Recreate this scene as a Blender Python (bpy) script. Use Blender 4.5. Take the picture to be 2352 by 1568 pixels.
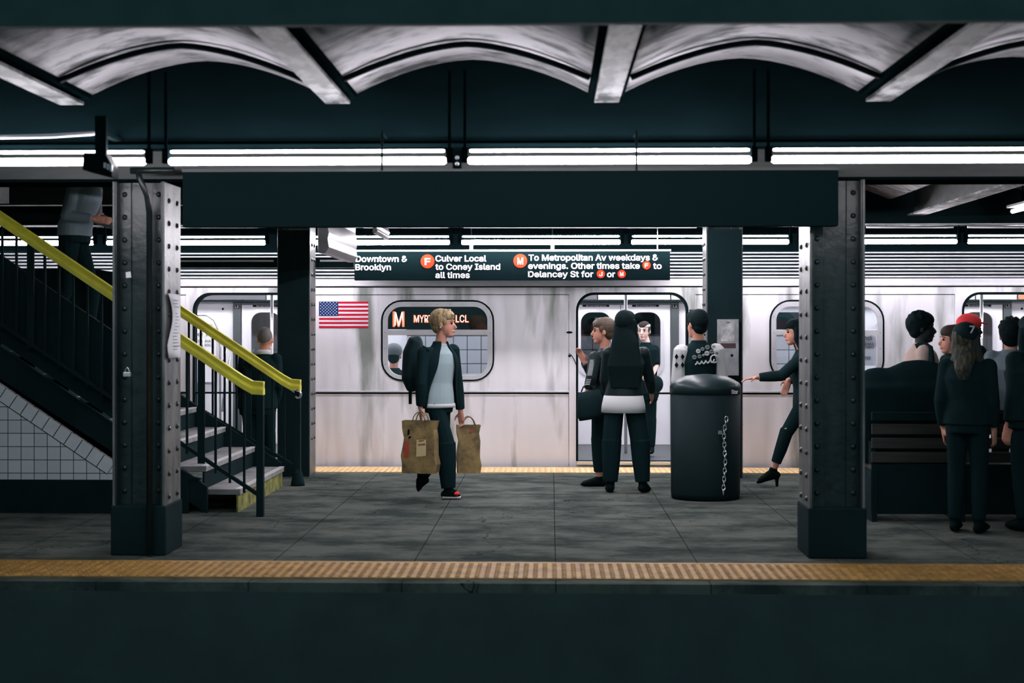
import bpy, bmesh, math, random
from mathutils import Vector, Matrix
random.seed(7)
R = math.radians
for o in list(bpy.data.objects): bpy.data.objects.remove(o)
SC = bpy.context.scene
COL = SC.collection

# ------------------------------------------------------------------ camera, world, exposure
F = 3200.0; TH = math.atan(89/F); EYE = 1.5; HZ = 755.0
cd = bpy.data.cameras.new('camera'); cam = bpy.data.objects.new('camera', cd); COL.objects.link(cam)
cam.location = (0, 0, EYE); cam.rotation_euler = (R(90), 0, TH)
cd.sensor_width = 36; cd.lens = F/2352*36; cd.shift_y = -(784-HZ)/2352
cd.clip_start = 0.05; cd.clip_end = 200
cd.dof.use_dof = True; cd.dof.focus_distance = 13.6; cd.dof.aperture_fstop = 2.0
SC.camera = cam
w = bpy.data.worlds.new('world'); SC.world = w; w.use_nodes = True
WB = w.node_tree.nodes['Background']; WB.inputs[0].default_value = (0.45, 0.92, 1.0, 1); WB.inputs[1].default_value = 0.31
SC.view_settings.view_transform = 'Standard'; SC.view_settings.look = 'None'
SC.view_settings.gamma = 1.0; SC.view_settings.exposure = 0.0; SC.view_settings.use_curve_mapping = False
TUBE_NEAR, TUBE_FAR, CAR_LIGHT = 62.0, 66.0, 17.0

def P(px, py, Y):
    a = (px-1176)/F; b = (HZ-py)/F
    t = Y/(math.cos(TH)+a*math.sin(TH))
    return Vector((t*(-math.sin(TH)+a*math.cos(TH)), Y, EYE+t*b))
def X(px, Y): return P(px, HZ, Y).x
def Z(py, Y, px=1265): return P(px, py, Y).z

# ------------------------------------------------------------------ materials
MATS = {}
def mat(name, col, rough=0.6, metal=0.0, var=0.0, scale=(4, 4, 4), col2=None, bump=0.0, bscale=40, spec=0.5, emit=None, estr=0.0, aniso=0, coat=0, ramp=(.36, .66)):
    if name in MATS: return MATS[name]
    m = bpy.data.materials.new(name); m.use_nodes = True; nt = m.node_tree; b = nt.nodes['Principled BSDF']
    b.inputs['Base Color'].default_value = (*col, 1); b.inputs['Roughness'].default_value = rough
    b.inputs['Metallic'].default_value = metal; b.inputs['Specular IOR Level'].default_value = spec
    if coat: b.inputs['Coat Weight'].default_value = coat; b.inputs['Coat Roughness'].default_value = .2
    if aniso: b.inputs['Anisotropic'].default_value = aniso
    tc = nt.nodes.new('ShaderNodeTexCoord'); mp = nt.nodes.new('ShaderNodeMapping'); mp.inputs['Scale'].default_value = scale
    nt.links.new(tc.outputs['Object'], mp.inputs[0])
    if var or col2:
        n = nt.nodes.new('ShaderNodeTexNoise'); n.inputs['Scale'].default_value = 1.0; n.inputs['Detail'].default_value = 6
        n.inputs['Roughness'].default_value = .62
        nt.links.new(mp.outputs[0], n.inputs['Vector'])
        r = nt.nodes.new('ShaderNodeValToRGB'); r.color_ramp.elements[0].position, r.color_ramp.elements[1].position = ramp
        c2 = col2 if col2 else tuple(c*(1-var) for c in col)
        r.color_ramp.elements[0].color = (*c2, 1); r.color_ramp.elements[1].color = (*col, 1)
        nt.links.new(n.outputs[0], r.inputs[0]); nt.links.new(r.outputs[0], b.inputs['Base Color'])
    if bump:
        n2 = nt.nodes.new('ShaderNodeTexNoise'); n2.inputs['Scale'].default_value = bscale; n2.inputs['Detail'].default_value = 5
        nt.links.new(tc.outputs['Object'], n2.inputs['Vector'])
        bp = nt.nodes.new('ShaderNodeBump'); bp.inputs['Strength'].default_value = bump; bp.inputs['Distance'].default_value = .01
        nt.links.new(n2.outputs[0], bp.inputs['Height']); nt.links.new(bp.outputs[0], b.inputs['Normal'])
    if emit: b.inputs['Emission Color'].default_value = (*emit, 1); b.inputs['Emission Strength'].default_value = estr
    MATS[name] = m; return m

blackpaint = mat('black_enamel_paint', (.009, .023, .026), .75, 0, col2=(.007, .018, .0205), scale=(3, 3, 2), bump=.15, bscale=25, spec=.04)
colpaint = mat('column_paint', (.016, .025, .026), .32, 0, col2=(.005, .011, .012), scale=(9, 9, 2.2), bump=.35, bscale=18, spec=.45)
litsidepaint = mat('lit_side_plate_paint', (.15, .155, .155), .4, 0, col2=(.035, .045, .045), scale=(9, 9, 2.2), bump=.3, bscale=18)  # paler than column_paint: light caught by the side faces put into the colour
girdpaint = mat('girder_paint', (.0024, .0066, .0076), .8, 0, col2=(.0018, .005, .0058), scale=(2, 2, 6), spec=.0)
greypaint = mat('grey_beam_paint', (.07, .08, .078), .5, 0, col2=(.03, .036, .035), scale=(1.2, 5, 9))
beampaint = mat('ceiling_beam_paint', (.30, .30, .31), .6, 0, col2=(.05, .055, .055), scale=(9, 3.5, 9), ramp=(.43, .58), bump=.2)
vaultm = mat('sooty_vault_plaster', (.40, .39, .41), .85, 0, col2=(.05, .055, .06), scale=(2.6, 5.0, 2.5), ramp=(.38, .56), bump=.25, bscale=9)
clothblk = mat('black_cloth', (.0065, .019, .0215), .9, spec=.03)
clothblk2 = mat('charcoal_cloth', (.008, .022, .025), .8, spec=.06)
leather = mat('black_leather', (.0065, .017, .0195), .5, spec=.15)
teeblue = mat('pale_blue_knit', (.36, .46, .49), .9, bump=.1, bscale=90)
whitecl = mat('white_cloth', (.62, .62, .63), .9)
creamcl = mat('tan_cloth', (.42, .31, .27), .9, bump=.2, bscale=30)
shirtgrey = mat('grey_blue_shirt', (.15, .20, .235), .9, bump=.3, bscale=8)
skinm = mat('skin', (.62, .28, .20), .55)
skinl = mat('pale_skin', (.70, .48, .42), .5)
skind = mat('dark_skin', (.020, .022, .023), .55, spec=.3)
hairbl = mat('blonde_hair', (.42, .30, .15), .6, col2=(.12, .075, .035), scale=(60, 60, 12), bump=.5, bscale=70)
hairdk = mat('dark_hair', (.0045, .0115, .013), .75, spec=.05, bump=.12, bscale=60)
hairbr = mat('brown_hair', (.035, .026, .02), .7, bump=.4, bscale=70, spec=.2)
hairgrey = mat('grey_cropped_hair', (.12, .105, .10), .8, bump=.3, bscale=120)
eyew = mat('eye_dark', (.02, .015, .012), .2)
lipm = mat('lips', (.5, .12, .1), .5)
yel = mat('yellow_handrail_paint', (.80, .74, .06), .45, col2=(.62, .56, .05), scale=(5, 5, 5), bump=.1)
yelold = mat('worn_yellow_paint', (.36, .35, .06), .7, col2=(.05, .06, .03), scale=(7, 7, 7))
steelb = mat('polished_steel', (.75, .75, .77), .22, 1.0)
interior = mat('white_interior_panel', (.74, .73, .76), .45, var=.06)
interiorgrey = mat('grey_interior_pillar', (.055, .068, .07), .4)
darkglass = mat('tunnel_dark', (.02, .028, .03), .3)
seatblue = mat('blue_grey_seat', (.14, .24, .28), .5)
signblk = mat('sign_black_face', (.0046, .0122, .0138), .75, spec=.0)
signwht = mat('sign_white_letter', (.62, .59, .64), .8)
ored = mat('sign_orange_disc', (.42, .030, .010), .8, spec=.05)
paperm = mat('paper_notice', (.70, .69, .72), .8)
inkm = mat('printed_ink', (.12, .13, .14), .8)
redm = mat('red_cloth', (.85, .035, .04), .8)
kraft = mat('kraft_paper', (.33, .22, .08), .75, col2=(.10, .07, .03), scale=(9, 9, 9), bump=.5, bscale=9)
kraftred = mat('red_print', (.42, .05, .03), .8)
woodm = mat('bench_wood', (.04, .036, .026), .6, col2=(.015, .018, .016), scale=(2, 12, 30))
chrome = mat('chain_steel', (.8, .8, .8), .2, 1.0)
rubber = mat('black_rubber', (.003, .0085, .0095), .7, spec=.04)
flagred = mat('flag_red', (.50, .012, .035), .8, spec=.05)
flagblue = mat('flag_blue', (.010, .035, .13), .8, spec=.05)
flagwhite = mat('flag_white', (.80, .77, .82), .5)
gumm = mat('stair_tread', (.38, .37, .38), .7, col2=(.16, .17, .17), scale=(4, 4, 4), bump=.3)
nosem = mat('nosing_strip', (.62, .62, .60), .5)
boxsteel = mat('call_box_steel', (.55, .55, .58), .4, .6, col2=(.36, .36, .38), scale=(8, 8, 8))
silverlamp = mat('silver_lamp_housing', (.16, .158, .165), .35, .6, var=.35, scale=(2, 1, 6))
tubem = mat('tube_near', (1, 1, 1), .5, emit=(.96, .925, .99), estr=TUBE_NEAR)
tubef = mat('tube_far', (1, 1, 1), .5, emit=(.96, .92, .99), estr=TUBE_FAR)
refl = mat('white_reflector', (.82, .80, .84), .4)
carlight = mat('car_light_panel', (1, 1, 1), .5, emit=(.95, .93, 1.0), estr=CAR_LIGHT)
ledm = mat('led_red', (1, .2, .1), .5, emit=(1, .16, .07), estr=2.2)
ledw = mat('led_core', (1, .8, .7), .5, emit=(1, .75, .62), estr=1.6)
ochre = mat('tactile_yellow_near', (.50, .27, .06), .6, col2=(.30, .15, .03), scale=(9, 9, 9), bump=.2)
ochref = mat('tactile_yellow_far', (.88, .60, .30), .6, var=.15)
joint = mat('rail_steel', (.03, .035, .035), .4)

def steel_panel(name, base, rough, wav):
    m = bpy.data.materials.new(name); m.use_nodes = True; nt = m.node_tree; b = nt.nodes['Principled BSDF']
    tc = nt.nodes.new('ShaderNodeTexCoord')
    def noise(sc, scale, det):
        mp = nt.nodes.new('ShaderNodeMapping'); mp.inputs['Scale'].default_value = sc
        nt.links.new(tc.outputs['Object'], mp.inputs[0])
        n = nt.nodes.new('ShaderNodeTexNoise'); n.inputs['Scale'].default_value = scale; n.inputs['Detail'].default_value = det
        nt.links.new(mp.outputs[0], n.inputs['Vector']); return n
    b.inputs['Metallic'].default_value = .22; b.inputs['Roughness'].default_value = rough
    n = noise((1.7, 1, .32), 1.6, 2); bp = nt.nodes.new('ShaderNodeBump'); bp.inputs['Strength'].default_value = 1.0; bp.inputs['Distance'].default_value = wav
    nt.links.new(n.outputs[0], bp.inputs['Height'])
    n3 = noise((2.2, 1, 160), 2.0, 3); bp2 = nt.nodes.new('ShaderNodeBump'); bp2.inputs['Strength'].default_value = .3; bp2.inputs['Distance'].default_value = .0012
    nt.links.new(n3.outputs[0], bp2.inputs['Height']); nt.links.new(bp.outputs[0], bp2.inputs['Normal']); nt.links.new(bp2.outputs[0], b.inputs['Normal'])
    n2 = noise((2.3, 1, .36), 1.4, 5)  # dark upright bands in the colour stand in for reflections of columns and people
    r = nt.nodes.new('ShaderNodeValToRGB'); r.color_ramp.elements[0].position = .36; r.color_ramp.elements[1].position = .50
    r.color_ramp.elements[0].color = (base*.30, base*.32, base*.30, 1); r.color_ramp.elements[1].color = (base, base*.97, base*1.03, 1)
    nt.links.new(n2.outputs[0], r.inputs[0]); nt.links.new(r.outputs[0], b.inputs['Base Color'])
    MATS[name] = m; return m
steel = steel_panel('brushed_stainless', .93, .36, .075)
steelfr = mat('frame_aluminium', (.70, .69, .73), .42, .4, var=.15, scale=(3, 3, 3))

def glass_mat(name, tint, refl_):
    m = bpy.data.materials.new(name); m.use_nodes = True; nt = m.node_tree; nt.nodes.clear()
    o = nt.nodes.new('ShaderNodeOutputMaterial'); mx = nt.nodes.new('ShaderNodeMixShader')
    t = nt.nodes.new('ShaderNodeBsdfTransparent'); t.inputs[0].default_value = (*tint, 1)
    g = nt.nodes.new('ShaderNodeBsdfGlossy'); g.inputs['Roughness'].default_value = .03
    mx.inputs[0].default_value = refl_
    nt.links.new(t.outputs[0], mx.inputs[1]); nt.links.new(g.outputs[0], mx.inputs[2]); nt.links.new(mx.outputs[0], o.inputs[0])
    return m
glass = glass_mat('window_glass', (.88, .9, .92), .035)
glassdk = glass_mat('dark_window_glass', (.35, .38, .4), .05)

def tile_mat(name, tile, c1, c2, grout, axis='xz', gw=.06):
    m = bpy.data.materials.new(name); m.use_nodes = True; nt = m.node_tree; b = nt.nodes['Principled BSDF']
    tc = nt.nodes.new('ShaderNodeTexCoord'); sp = nt.nodes.new('ShaderNodeSeparateXYZ'); cb = nt.nodes.new('ShaderNodeCombineXYZ')
    nt.links.new(tc.outputs['Object'], sp.inputs[0]); nt.links.new(sp.outputs[0 if axis[0] == 'x' else 1], cb.inputs[0]); nt.links.new(sp.outputs[2], cb.inputs[1])
    br = nt.nodes.new('ShaderNodeTexBrick'); br.offset = 0; br.inputs['Scale'].default_value = 1/tile
    br.inputs['Brick Width'].default_value = 1; br.inputs['Row Height'].default_value = 1; br.inputs['Mortar Size'].default_value = gw/2
    br.inputs['Color1'].default_value = (*c1, 1); br.inputs['Color2'].default_value = (*c2, 1); br.inputs['Mortar'].default_value = (*grout, 1)
    nt.links.new(cb.outputs[0], br.inputs[0]); nt.links.new(br.outputs[0], b.inputs['Base Color']); b.inputs['Roughness'].default_value = .35
    return m
tilem = tile_mat('white_wall_tile', .108, (.80, .78, .82), (.70, .69, .71), (.03, .035, .035))
tunneltile = tile_mat('tunnel_tile', .2, (.62, .63, .66), (.56, .57, .6), (.03, .03, .03))

def floor_mat():
    m = bpy.data.materials.new('platform_concrete'); m.use_nodes = True; nt = m.node_tree; b = nt.nodes['Principled BSDF']
    tc = nt.nodes.new('ShaderNodeTexCoord')
    def noise(sc, det, rough=.6):
        mp = nt.nodes.new('ShaderNodeMapping'); mp.inputs['Scale'].default_value = sc; nt.links.new(tc.outputs['Object'], mp.inputs[0])
        n = nt.nodes.new('ShaderNodeTexNoise'); n.inputs['Scale'].default_value = 1; n.inputs['Detail'].default_value = det; n.inputs['Roughness'].default_value = rough
        nt.links.new(mp.outputs[0], n.inputs['Vector']); return n
    n = noise((1.4, 2.6, 1), 9, .74); r = nt.nodes.new('ShaderNodeValToRGB')
    r.color_ramp.elements[0].position = .41; r.color_ramp.elements[1].position = .58
    r.color_ramp.elements[0].color = (.040, .050, .047, 1); r.color_ramp.elements[1].color = (.108, .122, .108, 1)
    nt.links.new(n.outputs[0], r.inputs[0])
    # slab joints every 0.91 m across the platform
    sp = nt.nodes.new('ShaderNodeSeparateXYZ'); nt.links.new(tc.outputs['Object'], sp.inputs[0])
    def mth(op, a, bv):
        q = nt.nodes.new('ShaderNodeMath'); q.operation = op
        nt.links.new(a, q.inputs[0]) if not isinstance(a, float) else None
        q.inputs[1].default_value = bv; return q.outputs[0]
    a = mth('ADD', sp.outputs[0], 9.1-.03+.455); a = mth('MODULO', a, .91); a = mth('SUBTRACT', a, .455); a = mth('ABSOLUTE', a, 0); a = mth('LESS_THAN', a, .003)
    mx = nt.nodes.new('ShaderNodeMixRGB'); mx.inputs[2].default_value = (.012, .014, .014, 1)
    nt.links.new(a, mx.inputs[0]); nt.links.new(r.outputs[0], mx.inputs[1])
    # cracks
    vo = nt.nodes.new('ShaderNodeTexVoronoi'); vo.feature = 'DISTANCE_TO_EDGE'; vo.inputs['Scale'].default_value = .55
    n2 = noise((1.5, 1.5, 1), 4); ad = nt.nodes.new('ShaderNodeMixRGB'); ad.inputs[0].default_value = .55
    nt.links.new(tc.outputs['Object'], ad.inputs[1]); nt.links.new(n2.outputs['Color'], ad.inputs[2]); nt.links.new(ad.outputs[0], vo.inputs['Vector'])
    c = mth('LESS_THAN', vo.outputs[0], .0011)
    mx2 = nt.nodes.new('ShaderNodeMixRGB'); mx2.inputs[2].default_value = (.02, .022, .022, 1)
    nt.links.new(c, mx2.inputs[0]); nt.links.new(mx.outputs[0], mx2.inputs[1]); nt.links.new(mx2.outputs[0], b.inputs['Base Color'])
    b.inputs['Roughness'].default_value = .6; b.inputs['Specular IOR Level'].default_value = .0
    bp = nt.nodes.new('ShaderNodeBump'); bp.inputs['Strength'].default_value = .25; bp.inputs['Distance'].default_value = .01
    n3 = noise((30, 30, 30), 4); nt.links.new(n3.outputs[0], bp.inputs['Height']); nt.links.new(bp.outputs[0], b.inputs['Normal'])
    return m
floorm = floor_mat()
trackm = mat('track_bed_dark', (.05, .075, .078), .95, col2=(.035, .055, .058), scale=(3, 3, 3))

# ------------------------------------------------------------------ mesh helpers
try: FONT = bpy.data.fonts.load(bpy.utils.system_resource('DATAFILES', path='fonts')+'/Inter.woff2')
except Exception: FONT = None
class MB:
    def __init__(s): s.v = []; s.f = []
    def add(s, vs, fs):
        n = len(s.v); s.v += [tuple(v) for v in vs]; s.f += [tuple(i+n for i in f) for f in fs]; return s
    def box(s, x0, x1, y0, y1, z0, z1, M=None):
        vs = [Vector((x, y, z)) for x in (x0, x1) for y in (y0, y1) for z in (z0, z1)]
        if M: vs = [M @ v for v in vs]
        return s.add(vs, [(0, 1, 3, 2), (4, 6, 7, 5), (0, 4, 5, 1), (2, 3, 7, 6), (0, 2, 6, 4), (1, 5, 7, 3)])
    def loft(s, pts, rad, side=(0, 1, 0), n=14, cap=True):
        """rings along pts; rad = list of (a,b): a along side x axis dir, b along side"""
        pts = [Vector(p) for p in pts]; side = Vector(side); rings = []
        for i, p in enumerate(pts):
            d = (pts[min(i+1, len(pts)-1)]-pts[max(i-1, 0)])
            if d.length < 1e-9: d = Vector((0, 0, 1))
            d.normalize(); sd = side-d*side.dot(d)
            if sd.length < 1e-3: sd = Vector((1, .01, 0))-d*Vector((1, .01, 0)).dot(d)
            sd.normalize(); fr = sd.cross(d); r = rad[i]; a, b = (r, r) if not isinstance(r, tuple) else r
            rings.append([p+fr*a*math.cos(2*math.pi*k/n)+sd*b*math.sin(2*math.pi*k/n) for k in range(n)])
        vs = [v for r_ in rings for v in r_]; fs = []
        for i in range(len(rings)-1):
            for k in range(n): k2 = (k+1) % n; fs.append((i*n+k, i*n+k2, (i+1)*n+k2, (i+1)*n+k))
        if cap: fs.append(tuple(range(n))[::-1]); fs.append(tuple((len(rings)-1)*n+k for k in range(n)))
        return s.add(vs, fs)
    def cap(s, p0, p1, r0, r1=None, n=12):
        """capsule"""
        r1 = r0 if r1 is None else r1; p0 = Vector(p0); p1 = Vector(p1); d = (p1-p0)
        if d.length < 1e-6: d = Vector((0, 0, 1e-4))
        d.normalize(); pts = []; rs = []
        for a in (-80, -50, -20): pts.append(p0+d*r0*math.sin(R(a))); rs.append(r0*math.cos(R(a)))
        for a in (20, 50, 80): pts.append(p1+d*r1*math.sin(R(a))); rs.append(r1*math.cos(R(a)))
        sd = Vector((0, 1, 0)) if abs(d.y) < .9 else Vector((1, 0, 0))
        return s.loft(pts, rs, sd, n)
    def tube(s, pts, r, n=10, side=None):
        pts = [Vector(p) for p in pts]
        if side is None: side = (0, 1, 0) if abs((pts[-1]-pts[0]).normalized().y) < .9 else (1, 0, 0)
        return s.loft(pts, [r]*len(pts), side, n)
    def ell(s, c, r, M=None, n=16, m=10):
        c = Vector(c); vs = []; fs = []
        for i in range(m+1):
            t = math.pi*i/m
            t = min(max(t, .02), math.pi-.02)
            for k in range(n):
                p = 2*math.pi*k/n; v = Vector((r[0]*math.sin(t)*math.cos(p), r[1]*math.sin(t)*math.sin(p), r[2]*math.cos(t)))
                if M: v = M @ v
                vs.append(c+v)
        for i in range(m):
            for k in range(n): k2 = (k+1) % n; fs.append((i*n+k, (i+1)*n+k, (i+1)*n+k2, i*n+k2))
        fs.append(tuple(range(n))); fs.append(tuple(m*n+k for k in range(n))[::-1])
        return s.add(vs, fs)
    def prism(s, poly, y0, y1, axis='y'):
        """poly list of (u,v); axis y -> x=u,z=v"""
        n = len(poly)
        if axis == 'y': vs = [(u, y0, v) for u, v in poly]+[(u, y1, v) for u, v in poly]
        elif axis == 'x': vs = [(y0, u, v) for u, v in poly]+[(y1, u, v) for u, v in poly]
        else: vs = [(u, v, y0) for u, v in poly]+[(u, v, y1) for u, v in poly]
        fs = [tuple(range(n)), tuple(range(n, 2*n))[::-1]]+[(i, i+n, (i+1) % n+n, (i+1) % n) for i in range(n)]
        return s.add(vs, fs)
    def mesh(s, name):
        me = bpy.data.meshes.new(name); me.from_pydata(s.v, [], s.f); me.update()
        bm = bmesh.new(); bm.from_mesh(me); bmesh.ops.recalc_face_normals(bm, faces=bm.faces); bm.to_mesh(me); bm.free(); return me
    def build(s, name, m, parent=None, smooth=False, bevel=0):
        me = s.mesh(name)
        return link(name, me, m, parent, smooth, bevel)
def link(name, me, m, parent=None, smooth=False, bevel=0):
    o = bpy.data.objects.new(name, me); COL.objects.link(o); me.materials.clear(); me.materials.append(m)
    if smooth:
        for p in me.polygons: p.use_smooth = True
    if bevel:
        b = o.modifiers.new('bevel', 'BEVEL'); b.width = bevel; b.segments = 2; b.limit_method = 'ANGLE'
    if parent: o.parent = parent; o.matrix_parent_inverse = parent.matrix_world.inverted() if False else Matrix.Translation(-Vector(parent.location))
    return o
def tag(o, label=None, cat=None, group=None, kind=None):
    if label: o['label'] = label
    if cat: o['category'] = cat
    if group: o['group'] = group
    if kind: o['kind'] = kind
    return o
def empty(name, loc, label, cat, group=None):
    o = bpy.data.objects.new(name, None); COL.objects.link(o); o.location = loc; o.empty_display_size = .1
    return tag(o, label, cat, group)
def dup(root, dx, label=None):
    c = root.copy(); COL.objects.link(c); c.location = Vector(root.location)+Vector(dx)
    if label: c['label'] = label
    for ch in list(root.children):
        d = ch.copy(); COL.objects.link(d); d.parent = c
        for g in ch.children: e = g.copy(); COL.objects.link(e); e.parent = d
    return c
def evalmesh(o):
    dg = bpy.context.evaluated_depsgraph_get(); dg.update()
    me = bpy.data.meshes.new_from_object(o.evaluated_get(dg)); return me
def rr(x0, z0, x1, z1, r, n=7):
    pts = []
    for cx, cz, a0 in ((x1-r, z1-r, 0), (x0+r, z1-r, 90), (x0+r, z0+r, 180), (x1-r, z0+r, 270)):
        for k in range(n+1): a = R(a0+90*k/n); pts.append((cx+r*math.cos(a), cz+r*math.sin(a)))
    return pts
def rrtop(x0, z0, x1, z1, r, n=8):
    pts = [(x0, z0), (x1, z0)]
    for cx, a0 in ((x1-r, 0), (x0+r, 90)):
        for k in range(n+1): a = R(a0+90*k/n); pts.append((cx+r*math.cos(a), z1-r+r*math.sin(a)))
    return pts
def plate(name, loops, y0, y1, m, parent=None, bevel=0):
    """flat plate in the XZ plane with holes, thickness y0..y1"""
    cu = bpy.data.curves.new('tmp', 'CURVE'); cu.dimensions = '2D'; cu.fill_mode = 'BOTH'; cu.extrude = (y1-y0)/2
    for lp in loops:
        sp = cu.splines.new('POLY'); sp.points.add(len(lp)-1); sp.use_cyclic_u = True
        for p, (u, v) in zip(sp.points, lp): p.co = (u, v, 0, 1)
    o = bpy.data.objects.new('tmp', cu); COL.objects.link(o); me = evalmesh(o); bpy.data.objects.remove(o)
    me.transform(Matrix(((1, 0, 0, 0), (0, 0, -1, (y0+y1)/2), (0, 1, 0, 0), (0, 0, 0, 1))))
    me.name = name
    return link(name, me, m, parent, False, bevel)
CAPH = []
def capheight():
    if not CAPH:
        cu = bpy.data.curves.new('t', 'FONT'); cu.body = 'H'; cu.size = 1
        if FONT: cu.font = FONT
        o = bpy.data.objects.new('t', cu); COL.objects.link(o); me = evalmesh(o); bpy.data.objects.remove(o)
        CAPH.append(max(v.co.y for v in me.vertices)-min(v.co.y for v in me.vertices))
    return CAPH[0]
def text(name, body, px0, px1, ybase, cap, Y, m, parent=None, bold=.012, M=None, depth=.002, native=False):
    """lettering whose left/right edges and cap height are given; faces -Y"""
    cu = bpy.data.curves.new('t', 'FONT'); cu.body = body; cu.size = 1
    if FONT: cu.font = FONT; bold = min(bold*.8, .021)
    cu.offset = bold; cu.resolution_u = 3; cu.extrude = .01
    # cu.offset = bold; cu.extrude = .01; cu.resolution_u = 3
    o = bpy.data.objects.new('t', cu); COL.objects.link(o); me = evalmesh(o); bpy.data.objects.remove(o)
    xs = [v.co.x for v in me.vertices]; 
    if native: x0, x1, z0, h = px0, px1, ybase, cap
    else:
        a = P(px0, ybase, Y); b = P(px1, ybase, Y); x0, x1, z0 = a.x, b.x, a.z; h = cap/F*Y
    sx = (x1-x0)/(max(xs)-min(xs)); sz = h/(capheight()+bold); mx = min(xs)
    for v in me.vertices: v.co = (x0+(v.co.x-mx)*sx, Y-(v.co.z+.01)*depth*50, z0+v.co.y*sz)
    me.name = name; me.update()
    if M: me.transform(M)
    return link(name, me, m, parent)
def blob(name, mb, m, parent, vox=.007, smooth=3):
    me = mb.mesh(name); o = bpy.data.objects.new('tmp', me); COL.objects.link(o)
    rm = o.modifiers.new('r', 'REMESH'); rm.mode = 'VOXEL'; rm.voxel_size = vox
    if smooth: s = o.modifiers.new('s', 'SMOOTH'); s.factor = .5; s.iterations = smooth
    me2 = evalmesh(o); bpy.data.objects.remove(o); bpy.data.meshes.remove(me)
    me2.name = name
    return link(name, me2, m, parent, True)

# ------------------------------------------------------------------ the setting
def struct(name, mb, m): o = mb.build(name, m); o['kind'] = 'structure'; return o
struct('floor', MB().box(-7.5, 7, 8.2, 15.08, -.055, 0), floorm)
struct('wall_front', MB().box(-7.5, 7, 8.195, 8.7, -1.25, -.056), trackm)
struct('floor_track', MB().box(-8, 8, -6, 8.3, -1.4, -1.2), trackm)
struct('floor_far_track', MB().box(-8, 8, 15.12, 20.2, -1.4, -1.2), trackm)
struct('wall_back', MB().box(-8, 8, 20.0, 20.2, -1.3, 1.42), tunneltile)
struct('wall_back_upper', MB().box(-8, 8, 19.98, 20.2, 1.42, 4), blackpaint)
struct('wall_platform_edge', MB().box(-7.5, 7, 14.7, 15.06, -1.25, -.25), blackpaint)
struct('wall_left', MB().box(-8.2, -8, 5.9, 20.2, -1.3, 4), blackpaint)
struct('wall_right', MB().box(8, 8.2, 5.9, 20.2, -1.3, 4), blackpaint)
for i, (y, c) in enumerate(((3.2, 0), (4.64, 0), (6.3, 0), (7.5, 0))):
    b = MB().box(-8, 8, y-.035, y+.035, -1.07, -1.0); b.box(-8, 8, y-.012, y+.012, -1.17, -1.07); b.box(-8, 8, y-.07, y+.07, -1.2, -1.17)
    tag(b.build('running_rail', joint), ['dark steel rail nearest the viewer on the sunken track bed', 'second dark steel rail from the viewer on the track bed',
        'third dark steel rail from the viewer on the track bed', 'dark steel rail on the track bed closest to the yellow platform edge'][i], 'rail', 'running rails in the dark track bed')

def tactile(y0, y1, m, pitch, x0, x1, label):
    b = MB().box(x0, x1, y0, y1, .0, .008); nx = int((x1-x0)/pitch); ny = int((y1-y0)/pitch)
    for j in range(ny):
        for i in range(nx):
            cx = x0+pitch*(i+.5); cy = y0+pitch*(j+.5); vs = []
            for r, z in ((.017, .008), (.013, .0145)):
                vs += [(cx+r*math.cos(k*math.pi/3), cy+r*math.sin(k*math.pi/3), z) for k in range(6)]
            b.add(vs, [(6, 7, 8, 9, 10, 11)]+[(k, (k+1) % 6, (k+1) % 6+6, k+6) for k in range(6)])
    tag(b.build('tactile_strip', m), label, 'tactile paving', 'studded yellow warning strips')
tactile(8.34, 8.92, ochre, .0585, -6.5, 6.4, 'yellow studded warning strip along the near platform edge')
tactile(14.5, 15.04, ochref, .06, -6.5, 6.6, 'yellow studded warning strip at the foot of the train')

# ------------------------------------------------------------------ ceiling
BP = 1.545
beamx = [-1.225+BP*k for k in range(-3, 5)]
def vault(name, y0, y1, zs, zc, xs, ins=.01):
    b = MB(); n = 16; th = .06
    for x in xs:
        a, c = x+ins, x+BP-ins; vs = []
        for y in (y0, y1):
            for off in (0, th):
                for k in range(n+1):
                    t = k/n; u = 2*t-1; vs.append((a+(c-a)*t, y, zs+(zc-zs)*(1-abs(u)**1.75)+off))
        N = n+1; fs = []
        for k in range(n):
            fs += [(k, k+1, 2*N+k+1, 2*N+k), (N+k, 3*N+k, 3*N+k+1, N+k+1), (k, N+k, N+k+1, k+1), (2*N+k, 2*N+k+1, 3*N+k+1, 3*N+k)]
        fs += [(0, 2*N, 3*N, N), (n, N+n, 3*N+n, 2*N+n)]
        b.add(vs, fs)
    o = struct(name, b, vaultm)
    for p in o.data.polygons: p.use_smooth = True
    return o
vault('ceiling', 5.78, 8.04, 2.862, 3.055, beamx, .105)
vault('ceiling_platform', 9.5, 14.1, 2.80, 2.99, [x for x in beamx if x > -3])
vault('ceiling_back', 14.4, 20, 2.80, 2.99, beamx)
struct('ceiling_slab', MB().box(-8, 8, 5.6, 20.2, 3.6, 3.8), girdpaint)
struct('wall_stairwell', MB().box(-8, -4.32, 9.5, 11.0, 2.5, 3.6).box(-2.95, -2.85, 9.5, 14.2, 2.78, 3.6).box(-8, -2.85, 13.6, 13.75, 2.72, 3.6), greypaint)
BL = ['ceiling beam at the far left corner of the vaults, mostly cut off by the frame', 'pale flanged ceiling beam above the left riveted column, second from the left', 'ceiling beam slanting down to the right, left of the middle beam',
      'nearly upright ceiling beam in the middle between the two full arches', 'ceiling beam slanting down to the left, right of the middle beam', 'ceiling beam above the group at the right edge', 'ceiling beam beyond the right edge', 'rightmost ceiling beam']
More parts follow.
